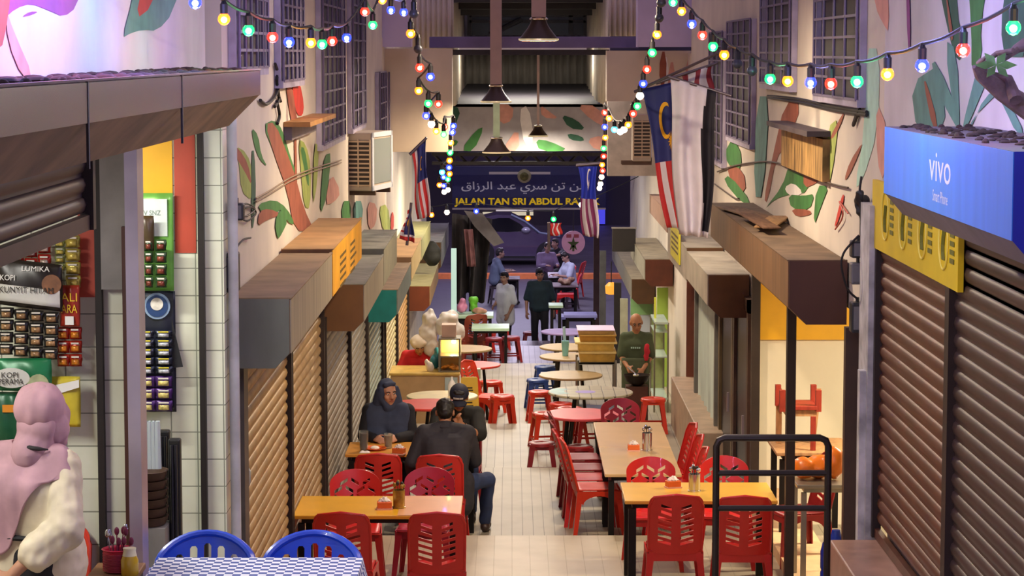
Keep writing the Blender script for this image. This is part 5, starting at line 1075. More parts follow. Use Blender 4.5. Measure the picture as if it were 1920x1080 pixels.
mb=MB(); a=at(1182,640,39.2); b=at(1224,560,39.2); mb.box(a.x,b.x,39.2,39.25,-1.05,b.z+.1); pn=tag(mb.build('door_panel',M('white_panel','#bcc4cc',.5,var=.05,scale=3),smooth=0),'white door panel with a green top behind the cook','panel')
mb=MB(); mb.box(a.x,b.x,39.185,39.2,AZ(590,39.2),b.z+.1); mb.build('green_band',M('soft_green','#8aba7a',.5,var=.05),pn,smooth=0)
mb=MB(); a=at(1232,602,35.5); b=at(1253,540,35.5); mb.box(a.x,b.x,35.5,35.56,-.75,b.z); tag(mb.build('lime_panel',M('lime_wall','#a9d058',.5,var=.03),smooth=0),'lime green wall panel above the glass display','panel')
bb_=thing('notice_box','square black board standing on the whitish shutter boxes, right','board',(AX(1170,37),37,AZ(472,37))); a=at(1148,472,37); b=at(1192,429,37); mb=MB(); mb.box(a.x,b.x,37,37.1,a.z,b.z,.01); mb.build('panel',M('black_board','#1a1514',.5,var=.05),bb_,smooth=0)
mb=MB(); mb.box(a.x-.01,b.x+.01,36.99,37.11,b.z,b.z+.02); mb.build('frame',M('pale_frame','#7a7470',.5,var=0),bb_,smooth=0)
lt=thing('lantern','small hanging amber lantern at the right far stall','lantern',(AX(1146,43),43,AZ(552,43))); c=at(1146,542,43); mb=MB(); mb.lathe([(.05,-.1),(.1,-.08),(.11,.06),(.05,.12)],c,14); mb.build('glass',M('amber_glow','#c98a30',.4,emit=1.2,var=0),lt); mb=MB(); mb.cyl(c+Vector((0,0,.12)),c+Vector((0,0,.5)),.01,n=6); mb.build('chain',M('dark_steel','#2c262c'),lt)
sp_=thing('bag','black backpack shaped bundle on the far grey shutter box, left','bag',(AX(808,40),40,0)); sp_.name='black_bundle'; mb=MB(); c=at(810,478,40); mb.sphere(c,(.16,.14,.19),14,10); mb.sphere(c+Vector((.02,-.05,-.05)),(.13,.12,.12),12,8); mb.sphere(c+Vector((0,0,.15)),(.1,.1,.09),12,8); o=mb.build('bundle',M('black_fabric','#22221c',.7,var=.2,scale=9),sp_); remesh(o,.025,4,.02,9)
for i,(px,y0,y1,d,c,l) in enumerate(((798,495,540,40,'#6a3a1c','brown cloth hanging below the low red brown shutter box'),)): pass
# seated stall goods at far right: piles on the table
blob('goods_pile','heap of pale and reddish goods on the far right tables','goods',[((AX(1062,54,570),54,-.95),(.14,.14,.07)),((AX(1052,54,566),54,-.92),(.09,.1,.06)),((AX(1070,54,566),54,-.9),(.09,.1,.08))],M('mixed_goods','#8a7a5a',.7,var=.5,scale=18,col2='#6a2a26'),amp=.03)
table('dark table under the heap of goods, far right',AX(1035,53.6),AX(1085,53.6),53.6,54.6,-1.75,.74,M('dark_table','#4a3a3a',.5,var=.1))
# ================================================================ air conditioners, meters, wires
def aircon(label,c,rz,s=1):
    t=thing('air_conditioner',label,'air conditioner',c,rz); bM=M('ac_beige','#b3a492',.5,var=.06); 
    mb=MB(); mb.box(-.14,.14,-.42,.42,0,.6,.015); L('casing',bM,t,mb,smooth=0)
    mb=MB(); mb.box(-.125,.125,-.425,-.42,.05,.52); L('grille_recess',M('ac_dark','#3a3028',.7,var=0),t,mb,smooth=0)
    mb=MB()
    for i in range(11): mb.box(-.125,.125,-.437,-.42,.05+i*.045,.05+i*.045+.016)
    for x in (-.125,0,.125): mb.box(x-.007,x+.007,-.438,-.42,.04,.53)
    L('grille',M('ac_slat','#c2aa8c',.5,var=0),t,mb,smooth=0)
    mb=MB(); F2=.02
    mb.box(.14,.15,-.42,.42,0,.05); mb.box(.14,.15,-.42,.42,.55,.6); mb.box(.14,.15,-.42,-.36,0,.6); mb.box(.14,.15,.36,.42,0,.6); L('front_frame',M('ac_white','#c9cdd6',.4,var=0),t,mb,smooth=0)
    mb=MB(); mb.box(.138,.146,-.34,.34,.07,.53); L('fan_guard',M('ac_fan','#7f8886',.5,var=0),t,mb,smooth=0)
    for y in (-.3,.3): mb=MB(); mb.box(-.3,.15,y-.02,y+.02,-.05,0); L('bracket',M('bracket_brown','#5a4030',.6),t,mb,smooth=0)
    return t
p=at(690,356,24.9); ac=aircon('big beige air conditioner unit on a bracket, left wall',(p.x,25.1,p.z),-.20)
p=at(1203,302,30.9); ac2=aircon('small beige air conditioner unit high on the right behind the flag',(p.x,31.0,p.z),.0); ac2.scale=(.85,.4,1)
def wires(name,label,paths,r=.008,mat=cableM):
    t=thing(name,label,'wires',paths[0][0])
    for pts in paths:
        mb=MB(); fine=[]
        for a,b,c,d_ in zip([pts[0]]+pts[:-2],pts[:-1],pts[1:],pts[2:]+[pts[-1]]):
            for k in range(5):
                s=k/5; fine.append(.5*((2*b)+(c-a)*s+(2*a-5*b+4*c-d_)*s*s+(3*b-a-3*c+d_)*s**3))
        fine.append(pts[-1]); mb.tube(fine,r,6); mb.build('wire',mat,t)
    return t
Wl=lambda x,y,X=XL+.02: onwall(x,y,X); Wr=lambda x,y,X=XR-.02: onwall(x,y,X)
black=M('meter_black','#24262c',.4,var=.05); greyB=M('meter_grey','#6a6a6e',.5,var=.08)
def meter(label,c,sx,sy,sz,mat=black,face=None):
    t=thing('meter_box',label,'electric meter',c)
    mb=MB(); mb.box(c[0]-sx,c[0]+sx,c[1]-sy,c[1]+sy,c[2]-sz,c[2]+sz,.012); mb.build('case',mat,t,smooth=0)
    mb=MB(); mb.box(c[0]-sx*.7,c[0]+sx*.7,c[1]-sy-.008,c[1]-sy,c[2]-sz*.75,c[2]+sz*.75); w_=mb.build('cover',greyB if face is None else face,t,smooth=0)
    mb=MB(); mb.cyl((c[0],c[1],c[2]+sz),(c[0],c[1],c[2]+sz+.03),.012,n=8); mb.build('gland',black,t)
    return t
p=at(434,512,13.75); meter('dark meter box low on the left tile pier',(p.x+.0,13.82,p.z),.035,.07,.115)
p=at(440,397,13.85); meter('black junction box with looping cables on the left pier',(p.x+.01,13.86,p.z),.045,.04,.05)
wires('cable_loops','looping black cables beside the left junction box',[[Wl(445,390),Wl(462,382),Wl(478,392),Wl(462,405),Wl(447,402)],[Wl(445,396),Wl(470,388),Wl(480,400),Wl(464,414),Wl(446,406)],[Wl(440,420),Wl(436,450),Wl(440,470)],[Wl(440,470),Wl(455,450),Wl(470,446)]],.006)
wires('wall_cables','thin sagging cables running along the mural, left wall',[[Wl(480,372),Wl(510,355),Wl(545,333),Wl(590,315),Wl(640,300)],[Wl(480,378),Wl(515,358),Wl(548,338),Wl(592,320),Wl(640,305)]],.006,M('cable_pale','#8f7a62',.6,var=0))
wires('wall_cables','dark cable bundle beside the first small window, left wall',[[Wl(524,120),Wl(519,150),Wl(523,185),Wl(515,200)],[Wl(516,120),Wl(524,150),Wl(516,180),Wl(500,195),Wl(488,188)],[Wl(528,130),Wl(520,165),Wl(526,190)],[Wl(519,190),Wl(524,215),Wl(520,232)]],.012)
wires('wall_cables','long sagging cable bundle under the grilled windows, right wall',[[Wr(1625,210),Wr(1560,200),Wr(1500,186),Wr(1440,180)],[Wr(1625,216),Wr(1560,206),Wr(1500,192),Wr(1440,183)],[Wr(1612,205),Wr(1600,235),Wr(1606,215)]],.012)
wires('wall_cables','loose cable crossing the mural below the wooden board, right wall',[[Wr(1345,322),Wr(1380,310),Wr(1430,303),Wr(1460,306)],[Wr(1460,306),Wr(1500,325),Wr(1560,345),Wr(1590,352)],[Wr(1340,345),Wr(1375,370),Wr(1385,372)]],.008,M('cable_brown','#4a3a30',.6,var=0))
for i,(y,hs,l) in enumerate(((465,.055,'upper black electric box by the yellow sign, right'),(510,.07,'middle grey electric box by the yellow sign, right'),(592,.1,'lowest dark meter with a white sticker by the yellow sign, right'))):
    p=at(1602,y,15.6); meter(l,(2.245,15.52,p.z),.05 if i<2 else .045,.06,hs,black if i!=1 else greyB)
p=at(1600,382,15.6); blob('cable_knot','tangled black knot of cables above the electric boxes, right','cables',[((2.26,15.5,p.z),(.05,.05,.06)),((2.24,15.45,p.z+.06),(.03,.03,.04)),((2.27,15.5,p.z-.06),(.03,.03,.04))],black,vox=.012,amp=.025,sc=25)
wires('cable_loops','big loose loop of cable hanging by the electric boxes, right',[[Vector((2.24,15.45,AZ(440,15.5))),Vector((2.19,15.45,AZ(455,15.5))),Vector((2.14,15.45,AZ(475,15.5))),Vector((2.13,15.45,AZ(500,15.5))),Vector((2.17,15.45,AZ(540,15.5))),Vector((2.24,15.45,AZ(560,15.5)))],[Vector((2.25,15.45,AZ(330,15.5))),Vector((2.24,15.45,AZ(360,15.5))),Vector((2.25,15.45,AZ(400,15.5))),Vector((2.25,15.45,AZ(450,15.5)))]],.008)
wires('red_wire','thin red wire hanging on the mural near the cable knot, right',[[Wr(1590,400),Wr(1574,378),Wr(1580,395),Wr(1578,412),Wr(1566,430)]],.006,M('wire_red','#b0402a',.5,var=0))
# wooden board and lamp ledge
wbd=thing('wooden_board','weathered wooden board with a small hood on the mural, right wall','board',tuple(Wr(1510,270))); a=onwall(1472,225,XR-.03); b=onwall(1550,300,XR-.03)
mb=MB(); z1=AZ(240,a.y); z0=AZ(305,a.y); mb.box(XR-.06,XR-.004,b.y,a.y,z0-.02,z1); mb.build('board',M('old_board','#b08a52',.8,var=.35,scale=5,stretch=(1,3,.6)),wbd,smooth=0)
mb=MB(); mb.box(XR-.18,XR-.004,b.y-.03,a.y+.05,z1+.02,z1+.06); mb.build('hood',M('hood_dark','#4a3e40',.6),wbd,smooth=0)
lg=thing('wall_ledge','small wooden ledge with a grey bracket on the mural, left wall','ledge',tuple(Wl(560,238))); a=Wl(536,238); b=Wl(590,232); 
mb=MB(); mb.box(XL+.003,XL+.2,a.y,b.y,a.z-.0,a.z+.035); mb.build('shelf',M('ledge_wood','#a9783c',.6,var=.15,scale=9),lg,smooth=0)
mb=MB(); mb.box(XL+.003,XL+.06,a.y+.05,b.y-.3,a.z-.1,a.z); mb.build('bracket',M('grey_bracket','#7a6f72',.6),lg,smooth=0)
# branch at top right
br=thing('tree_branch','bare grey brown branch reaching in at the top right','branch',tuple(at(1920,190,10.3)))
bkM=M('bark','#6d5a55',.85,var=.25,scale=14)
for pts,r in (([(1990,240),(1930,205),(1880,172),(1838,140),(1826,125)],[.055,.05,.042,.028,.008]),([(1905,188),(1890,150),(1850,140),(1836,118),(1850,105)],[.03,.026,.02,.014,.005]),([(1990,70),(1930,80),(1905,92),(1880,115)],[.045,.035,.02,.006]),([(1900,95),(1870,100),(1845,118),(1838,112)],[.012,.012,.01,.008])):
    mb=MB(); mb.tube([at(x,y,10.3+.1*math.sin(i)) for i,(x,y) in enumerate(pts)],r,10); mb.build('limb',bkM,br)
mb=MB()
for k in range(6): c=at(1868,122,10.2); a=k*1.05; e=c+Vector((.09*math.cos(a),.03*math.sin(k),.06*math.sin(a))); n_=Vector((-math.sin(a),.3,math.cos(a)))*.018; mb.prism([c,(c+e)/2+n_,e,(c+e)/2-n_],(0,.004,0))
mb.build('leaf_tuft',M('leaf_green2','#4f7a3a',.7,var=.2,scale=20),br)
# ================================================================ packets hung on the shop walls
def strip(label,px0,px1,py0,py1,d,n,colbag,colpack,group,tilt=0.0,hl='#d9d2c4',cols=1):
    a=at(px0,py1,d); b=at(px1,py0,d); cx_,w_=(a.x+b.x)/2,abs(b.x-a.x); h=b.z-a.z
    t=thing('packet_strip',label,'packets',(cx_,d,a.z),0,group); bm_=M('foil_'+colbag.strip('#'),colbag,.3,.3,var=.15,scale=18); pm_=M('pack_'+colpack.strip('#'),colpack,.3,.2,var=.35,scale=40)
    for i in range(n):
        z0=i*h/n; z1=(i+1)*h/n; k=tilt*(z0/h-.5)
        mb=MB(); ph=i*1.7
        mb.grid(lambda u,v: Vector((k+(u-.5)*w_*(.96-.06*math.sin(v*PI*2)),-.018*math.sin(u*PI)*math.sin(v*PI)-.004*math.sin(14*u+ph)*math.sin(9*v),z0+.004+(z1-z0-.008)*v)),8,6); q=L('sachet',bm_,t,mb,solid=.006)
        mb=MB(); mb.grid(lambda u,v: Vector((k+(u-.5)*w_*.62,-.022*math.sin((u*.62+.19)*PI)*math.sin((v*.5+.25)*PI)-.004,z0+(z1-z0)*(.18+.42*v))),6,4); L('label_patch',pm_,q,mb,solid=.002)
        mb=MB(); mb.box(k-w_*.3,k+w_*.3,-.022,-.016,z0+(z1-z0)*.72,z0+(z1-z0)*.84); L('print_bar',M('print_'+hl.strip('#'),hl,.5,var=0),q,mb,smooth=0)
    return t
d=11.05
for k,x in enumerate((0,28,56,84)): strip(['leftmost','second','third','rightmost'][k]+' of four black and silver coffee packet strips under the coffee bag banner',x,x+25,575+k*3,666+k*3,d,4,'#2c2a28','#a9835a','black and silver packet strips',.01)
for k,x in enumerate((-4,22,47,72)): strip(['leftmost','second','third','rightmost'][k]+' of four bright red packet strips above the black coffee banner',x,x+23,476-k*9,520-k*6,d+.06,2,'#b0281c','#d8c0b0','red packet strips')
for k,(x,y0,y1) in enumerate(((104,448,508),(124,440,540))): strip('gold packet strip at the top by the red painted pier, '+['left one','right one'][k],x,x+(18 if k==0 else 26),y0,y1,d+.08,4,'#b5a24a' if k else '#8f9a58','#e0c860','gold packet strips')
for k,x in enumerate((108,131)): strip('red and orange packet strip by the left tile pier, '+['left one','right one'][k],x,x+22,612,688,d+.05,3,'#a82a1a','#e08a28','orange packet strips')
for k,x in enumerate((10,)): strip('long green strip of round packets behind the pink headscarf',x,x+24,752,822,d+.04,5,'#1e6a48','#a9c4a8','green packet strips')
def bag(label,px0,px1,py0,py1,d,col,name='coffee_bag',depth=.03,skew=0):
    a=at(px0,py1,d); b=at(px1,py0,d); w_,h=b.x-a.x,b.z-a.z; t=thing(name,label,'packets',((a.x+b.x)/2,d,a.z))
    mb=MB(); mb.grid(lambda u,v: Vector(((u-.5)*w_,-depth*max(0,math.sin(u*PI)*math.sin(v*PI))**.6+.004*math.sin(11*u+5*v),v*h+skew*(u-.5))),14,12); L('bag',M('bag_'+col.strip('#'),col,.35,.1,var=.15,scale=9),t,mb,solid=.006); return t,w_,h
def bagtext(t,body,u,v,wd,hg,mat,w_,h,skew=0,rot=0,dp=-.04):
    c=t.location+Vector(((u-.5)*w_,dp,v*h+skew*(u-.5))); m=CAMF(c)@Matrix.Rotation(rot,4,'Z'); return text('lettering',body,wd*w_,hg*h,m,mat,t)
whT=M('white_print','#f0efe8',.5,var=0); bkT=M('black_ink','#1a1816',.5,var=0); ylT=M('yellow_print','#f0c828',.5,var=0)
t,w_,h=bag('large black coffee bag banner with white lettering at the far left',-6,116,490,577,d-.02,'#231d1a',skew=-.035)
mb=MB(); mb.grid(lambda u,v: t.location+Vector(((u-.5)*w_*.96,-.034,h*(.10+.36*v)-.035*(u-.5))),4,4); mb.build('white_band',M('white_band','#cfcfc8',.5,var=.1),t,solid=.004)
bagtext(t,'KOPI',.2,.62,.22,.12,whT,w_,h,-.035,-.03,-.042); bagtext(t,'KUNYIT HITAM',.48,.4,.82,.13,bkT,w_,h,-.035,-.03,-.046); bagtext(t,'LUMIKA',.62,.87,.42,.11,whT,w_,h,-.035,-.03,-.03)
mb=MB(); c=t.location+Vector((w_*.36,-.04,h*.52)); mb.cyl(c,c+Vector((0,.01,0)),.045,n=20); mb.build('cup_picture',M('cup_brown','#8a5a3a',.5,var=.2,scale=20),t,smooth=0)
t,w_,h=bag('red and yellow packet card beside the black coffee banner',113,149,535,612,d+.02,'#a8321e',depth=.012); bagtext(t,'ALI',.5,.72,.8,.2,ylT,w_,h,dp=-.02); bagtext(t,'ARA',.5,.44,.8,.2,ylT,w_,h,dp=-.02)
mb=MB(); c=t.location+Vector((0,-.016,h*.15)); mb.box(c.x-.02,c.x+.02,c.y-.004,c.y,c.z-.02,c.z+.02); mb.build('white_tag',whT,t,smooth=0)
t,w_,h=bag('green coffee bag with an oval label below the black strips',-6,96,672,732,d-.01,'#1f7448')
mb=MB(); c=t.location+Vector((-w_*.2,-.036,h*.42)); mb.lathe([(.085,0),(.001,.004)],(0,0,0),28)
for v in mb.bm.verts: v.co=c+Vector((v.co.x,-v.co.z,v.co.y*.55))
mb.build('oval_label',M('white_band','#cfcfc8'),t,smooth=0); bagtext(t,'KOPI',.28,.52,.3,.17,bkT,w_,h,dp=-.046); bagtext(t,'PERAMA',.3,.32,.44,.17,bkT,w_,h,dp=-.046)
mb=MB(); c=t.location+Vector((w_*.28,-.036,h*.2)); mb.cyl(c,c+Vector((0,.01,0)),.05,n=20); mb.build('cup_picture',M('tea_cup','#a9b088',.5,var=.15,scale=20),t,smooth=0)
t,w_,h=bag('dark green bag hanging below the oval labelled bag',-6,46,735,835,d+.02,'#1b5a3c'); mb=MB(); c=t.location+Vector((0,-.036,h*.7)); mb.box(c.x-.03,c.x+.03,c.y,c.y+.004,c.z-.015,c.z+.02); mb.build('orange_patch',M('orange_patch','#d98a20',.5,var=0),t,smooth=0)
t,w_,h=bag('yellow and white bag beside the pink headscarf',44,150,706,800,d+.05,'#d9c63a',depth=.02); mb=MB(); c=t.location; mb.prism([c+Vector((-w_*.5,-.03,h*.45)),c+Vector((w_*.5,-.03,h*.8)),c+Vector((w_*.5,-.03,h*.95)),c+Vector((-w_*.3,-.03,h*.75))],(0,.004,0)); mb.build('white_band',whT,t,smooth=0)
# recess behind the steel post (wall at 13.6)
d=13.5
yb_=slab('trim_yellow_band',AX(250,13.59),AX(326,13.59),13.585,13.6,AZ(365,13.59),4.0,yelpaint)
t,w_,h=bag('tall green and white poster card of tea packets in the recess',252,324,362,545,d+.05,'#6fae4a',name='packet_poster',depth=.006)
mb=MB(); c=t.location; mb.box(c.x-w_*.5,c.x+w_*.36,c.y-.016,c.y-.01,c.z+h*.56,c.z+h*.94); mb.build('white_panel',M('poster_white','#d9e4dc',.5,var=.08,scale=12),t,smooth=0)
bagtext(t,'RTV SNZ',.4,.80,.6,.05,M('grey_print','#7a8a80',.5,var=0),w_,h,dp=-.018); bagtext(t,'NESTO',.3,.67,.5,.05,bkT,w_,h,dp=-.018) if False else None
t2,w2,h2=bag('brown tea packet hanging over the green poster',252,288,405,470,d-.03,'#4a3a24',name='tea_packet'); bagtext(t2,'oreoso',.5,.78,.8,.14,whT,w2,h2,dp=-.04) if False else None
for k,x in enumerate((256,272,292)): strip(['left','middle','right'][k]+' dark green tea packet strip on the green poster',x,x+(14 if k<2 else 20),448,540,d-.04,4,'#2f4a2a','#7a3a2a','green tea packet strips')
t,w_,h=bag('dark navy poster with a blue coffee cup below the green poster',258,328,546,772,d+.06,'#1d2030',name='coffee_poster',depth=.006)
c=t.location+Vector((w_*.05,-.02,h*.88)); mb=MB()
for r0,col in ((.075,0),): mb.cyl(c,c+Vector((0,.006,0)),r0,n=28)
cu=mb.build('saucer_picture',M('saucer','#7f96b4',.5,var=.1),t,smooth=0)
mb=MB(); mb.cyl(c+Vector((0,-.004,0)),c+Vector((0,.0,0)),.062,n=26); mb.build('cup_picture',M('cup_blue','#1c3a6a',.5,var=.1),t,smooth=0)
mb=MB(); q_=c+Vector((0,-.008,.012)); mb.cyl(q_,q_+Vector((0,.003,0)),.036,n=22); mb.build('foam_picture',M('cup_foam','#d9d4c8',.5,var=.15,scale=30),t,smooth=0)
for k,x in enumerate((258,292)): strip(['left','right'][k]+' navy and silver coffee packet strip under the blue cup poster',x,x+31,618,702,d-.0,5,'#23283a','#c0c4cc','navy packet strips',hl='#e0d040')
for k,x in enumerate((260,292)): strip(['left','right'][k]+' purple and gold packet strip lowest in the recess',x,x+31,704,772,d+.0,3,'#4a2a6a','#d8c878','purple packet strips')
mb=MB(); mb.prism([at(322,600,d+.02),at(343,688,d+.02),at(322,690,d+.02)],(0,.01,0)); tag(mb.build('poster_corner',M('dark_paper','#16161c',.6,var=0),smooth=0),'loose dark paper corner sticking out by the tile pier','paper')
# ================================================================ people
V=Vector
def skinM(n,c): return M('skin_'+n,c,.55,var=.06,scale=12)
hairM=M('black_hair','#17120f',.5,var=.1,scale=30); lipM=M('lips','#9a5048',.5,var=0); eyeM=M('eye_dark','#1a1210',.2,var=0); eyeW=M('eye_white','#e6ded4',.3,var=0)
def hand(mb,wr,d,side,nrm,s=1,curl=.5):
    """palm, four bent fingers and a thumb; d: pointing direction, side: towards the thumb, nrm: palm side"""
    d=d.normalized(); side=(side-d*side.dot(d)).normalized(); nrm=d.cross(side) if nrm is None else nrm.normalized()
    for k in range(4):
        o=side*((1.5-k)*.02*s); mb.capsule(wr+d*.02*s+o*.6,wr+d*.085*s+o,.015*s,.0125*s,8)
        l=(.040,.045,.042,.032)[k]*s; b=wr+d*.088*s+o; j1=b+(d*math.cos(curl*.7)+nrm*math.sin(curl*.7)).normalized()*l; j2=j1+(d*math.cos(curl*1.6)+nrm*math.sin(curl*1.6)).normalized()*l*.8
        mb.capsule(b,j1,.0098*s,.009*s,8); mb.capsule(j1,j2,.009*s,.0075*s,8)
    tb=wr+d*.025*s+side*.028*s; t1=tb+(d*.6+side*.75+nrm*.2).normalized()*.042*s; t2=t1+(d*.9+side*.25+nrm*.3).normalized()*.032*s
    mb.capsule(wr+d*.015*s,tb,.017*s,.014*s,8); mb.capsule(tb,t1,.0125*s,.0105*s,8); mb.capsule(t1,t2,.0105*s,.0085*s,8)
def person(label,J,loc,rotz,skin,top=None,trousers=None,shoes='#1a1614',sleeve=1.0,vox=.011,hair='short',fat=1.0,beard=False,face=True,topgrow=.016,untucked=.0,skirt=None,cap=None,glasses=False,legs=True,shortleg=None,amp=.006):
    t=thing('person',label,'person',loc,rotz)
    sk=skinM(skin.strip('#'),skin); g=lambda k: V(J[k])
    side=(g('shR')-g('shL')).normalized()
    hy,hp=J.get('look',(0,0)); hr=J.get('roll',0)
    HM=Matrix.Translation(g('head'))@Euler((hp,hr,hy),'ZYX').to_matrix().to_4x4()
    hq=HM.to_3x3()
    def H(x,y,z): return HM@V((x,y,z))
    def torso(mb,grow,lo=0.0):
        pel,bel,che,nek=g('pelvis'),g('belly'),g('chest'),g('neck')
        hs=(g('hipR')-g('hipL')).normalized()
        prof=[(pel,.085*fat,.115*fat,hs),(pel.lerp(bel,.5),.085*fat,.11*fat,(hs+side)/2),(bel,.085*fat,.108*fat,side),(bel.lerp(che,.5),.095*fat,.112*fat,side),(che,.10*fat,.118*fat,side)]
        for (c,w_,r,sd),(c2,w2,r2,sd2) in zip(prof,prof[1:]):
            for k in range(3):
                q=k/3; cc=c.lerp(c2,q); ww=w_+(w2-w_)*q; rr_=r+(r2-r)*q+grow; sdd=(sd.lerp(sd2,q)).normalized(); mb.capsule(cc-sdd*ww,cc+sdd*ww,rr_,rr_,12)
        mb.capsule(che-side*.1*fat,che+side*.1*fat,.118*fat+grow,.118*fat+grow,12)
        for s,k in ((-1,'shL'),(1,'shR')):
            mb.capsule(che+side*s*.08*fat,g(k),.105*fat+grow,.066*fat+grow,12); mb.capsule(nek-V((0,0,.02)),g(k),.05+grow,.058*fat+grow,12)
        mb.capsule(che,nek,.10*fat+grow,.055+grow*.6,12)
    # body: one continuous surface
    mb=MB(); torso(mb,0)
    mb.capsule(g('neck'),H(0,-.01,-.06),.056,.052,12)
    mb.sphere(H(0,-.012,.03),(.077,.094,.092),16,12,hq.to_quaternion()); mb.sphere(H(0,.03,-.045),(.060,.062,.07),14,10,hq.to_quaternion()); mb.sphere(H(0,.052,-.092),(.034,.034,.028),12,8,hq.to_quaternion())
    if face:
        mb.capsule(H(0,.085,.012),H(0,.106,-.028),.010,.0155,8); mb.sphere(H(-.012,.092,-.033),.010,8,6); mb.sphere(H(.012,.092,-.033),.010,8,6)
        mb.capsule(H(-.045,.072,.026),H(.045,.072,.026),.014,.014,8)
        for s in (-1,1): mb.sphere(H(s*.042,.058,-.025),(.024,.026,.024),10,8,hq.to_quaternion())
        mb.capsule(H(-.018,.083,-.062),H(.018,.083,-.062),.010,.010,8)
    for s in (-1,1): mb.sphere(H(s*.079,-.008,-.005),(.012,.024,.034),10,8,hq.to_quaternion())
    for s,a in ((-1,'L'),(1,'R')):
        mb.capsule(g('sh'+a),g('el'+a),.052*fat,.041*fat,12); mb.capsule(g('el'+a),g('wr'+a),.041*fat,.027,12)
        hd=V(J['hd'+a]) if 'hd'+a in J else (g('wr'+a)-g('el'+a)); th=V(J.get('th'+a,(-s*.6,.6,.2)))
        nr=V(J['pn'+a]) if 'pn'+a in J else (hd.normalized().cross(th.normalized())*(1 if s<0 else -1))
        hand(mb,g('wr'+a),hd,th,nr,1,J.get('curl'+a,.6))
        if legs:
            mb.capsule(g('hip'+a),g('knee'+a),.082*fat,.056,12); mb.capsule(g('knee'+a),g('ank'+a),.056,.036,12); mb.capsule(g('ank'+a)+V((0,0,-.03)),g('toe'+a),.036,.03,10)
    b=mb.build('body',sk,t,world=False); remesh(b,vox,3)
    if face:
        for s in (-1,1):
            mb=MB(); mb.sphere(H(s*.031,.076,.008),(.0135,.009,.0075),10,8,hq.to_quaternion()); L('eye',eyeW,t,mb); e=t.children[-1]
            mb=MB(); mb.sphere(H(s*.031,.0835,.008),(.006,.004,.006),8,6,hq.to_quaternion()); L('iris',eyeM,e,mb)
            mb=MB(); mb.tube([H(s*.014,.091,.028),H(s*.032,.090,.034),H(s*.052,.079,.027)],.0045,6); L('eyebrow',hairM,t,mb)
        mb=MB(); mb.tube([H(-.024,.084,-.061),H(-.01,.094,-.058),H(0,.0945,-.060),H(.01,.094,-.058),H(.024,.084,-.061)],[.002,.006,.0065,.006,.002],6); L('mouth',lipM,t,mb)
    if top:
        mb=MB(); torso(mb,topgrow)
        if untucked:
            for s in (-1,1): mb.capsule(g('hip'+('L' if s<0 else 'R'))+V((0,0,.03)),g('hip'+('L' if s<0 else 'R'))+V((0,0,-untucked)),.115*fat+topgrow,.12*fat+topgrow,12)
            mb.capsule(g('pelvis')-V((0,0,untucked*.6)),g('pelvis'),.13*fat+topgrow,.12*fat+topgrow)
        for a in 'LR':
            e=g('el'+a); s_=g('sh'+a)
            if sleeve<=.5: mb.capsule(s_,s_.lerp(e,sleeve*2*.9),.064*fat+topgrow*.6,.062*fat+topgrow,12)
            else: mb.capsule(s_,e,.060*fat+topgrow,.050*fat+topgrow,12); mb.capsule(e,e.lerp(g('wr'+a),(sleeve-.5)*2*.97),.050*fat+topgrow,.038+topgrow*.7,12)
        o=mb.build('shirt',top,t,world=False); remesh(o,vox*1.1,4,amp,9,(1,1,.5))
        # cut the neckline so that it ends cleanly
    if legs and trousers:
        mb=MB(); hs=(g('hipR')-g('hipL')).normalized(); mb.capsule(g('pelvis')-hs*.09*fat,g('pelvis')+hs*.09*fat,.125*fat,.125*fat,12); mb.capsule(g('pelvis').lerp(g('belly'),.45)-hs*.08*fat,g('pelvis').lerp(g('belly'),.45)+hs*.08*fat,.118*fat,.118*fat,12)
        for a in 'LR':
            mb.capsule(g('hip'+a),g('knee'+a),.098*fat,.072,12)
            en=g('ank'+a)+V((0,0,.02)); 
            if shortleg: en=g('knee'+a).lerp(g('ank'+a),shortleg)
            mb.capsule(g('knee'+a),en,.072,.055 if not shortleg else .07,12)
        o=mb.build('trousers',trousers,t,world=False); remesh(o,vox*1.1,4,amp,10)
    if skirt:
        mb=MB(); p_=g('pelvis'); mb.lathe([(.13,.10),(.175,0),(.18,-.2),(.2,-.55),(.23,-p_.z+.06),(.21,-p_.z+.06)],p_,28,sx=1.05,sy=.85); o=mb.build('skirt',skirt,t,world=False); remesh(o,vox*1.3,3,.012,5,(2,2,.3))
    if legs:
        for a in 'LR':
            mb=MB(); k=g('ank'+a); q=g('toe'+a); mb.capsule(k+V((0,-.03,-.04)),q,.043,.037,12); mb.capsule(k+V((0,0,0)),k+V((0,-.01,-.04)),.04,.045,10)
            o=mb.build('shoe',M('shoe_'+shoes.strip('#'),shoes,.4,var=.08),t,world=False); remesh(o,.012,2)
            for v in o.data.vertices: v.co.z=max(v.co.z,.004)
    if hair=='short':
        mb=MB(); mb.sphere(H(0,-.018,.045),(.086,.098,.090),16,12,hq.to_quaternion()); mb.sphere(H(0,-.05,.0),(.076,.066,.075),14,10,hq.to_quaternion()); mb.sphere(H(0,.045,.098),(.06,.04,.03),12,8,hq.to_quaternion())
        for s in (-1,1): mb.capsule(H(s*.074,-.005,.04),H(s*.074,.012,.0),.014,.008)
        o=mb.build('hair',hairM,t,world=False); remesh(o,vox*.9,2,.006,40)
    if hair=='thin':
        mb=MB(); mb.sphere(H(0,-.05,-.0),(.082,.062,.05),14,10,hq.to_quaternion()); o=mb.build('hair',M('grey_hair','#4a4038',.6,var=.2,scale=30),t,world=False); remesh(o,vox,2,.004,40)
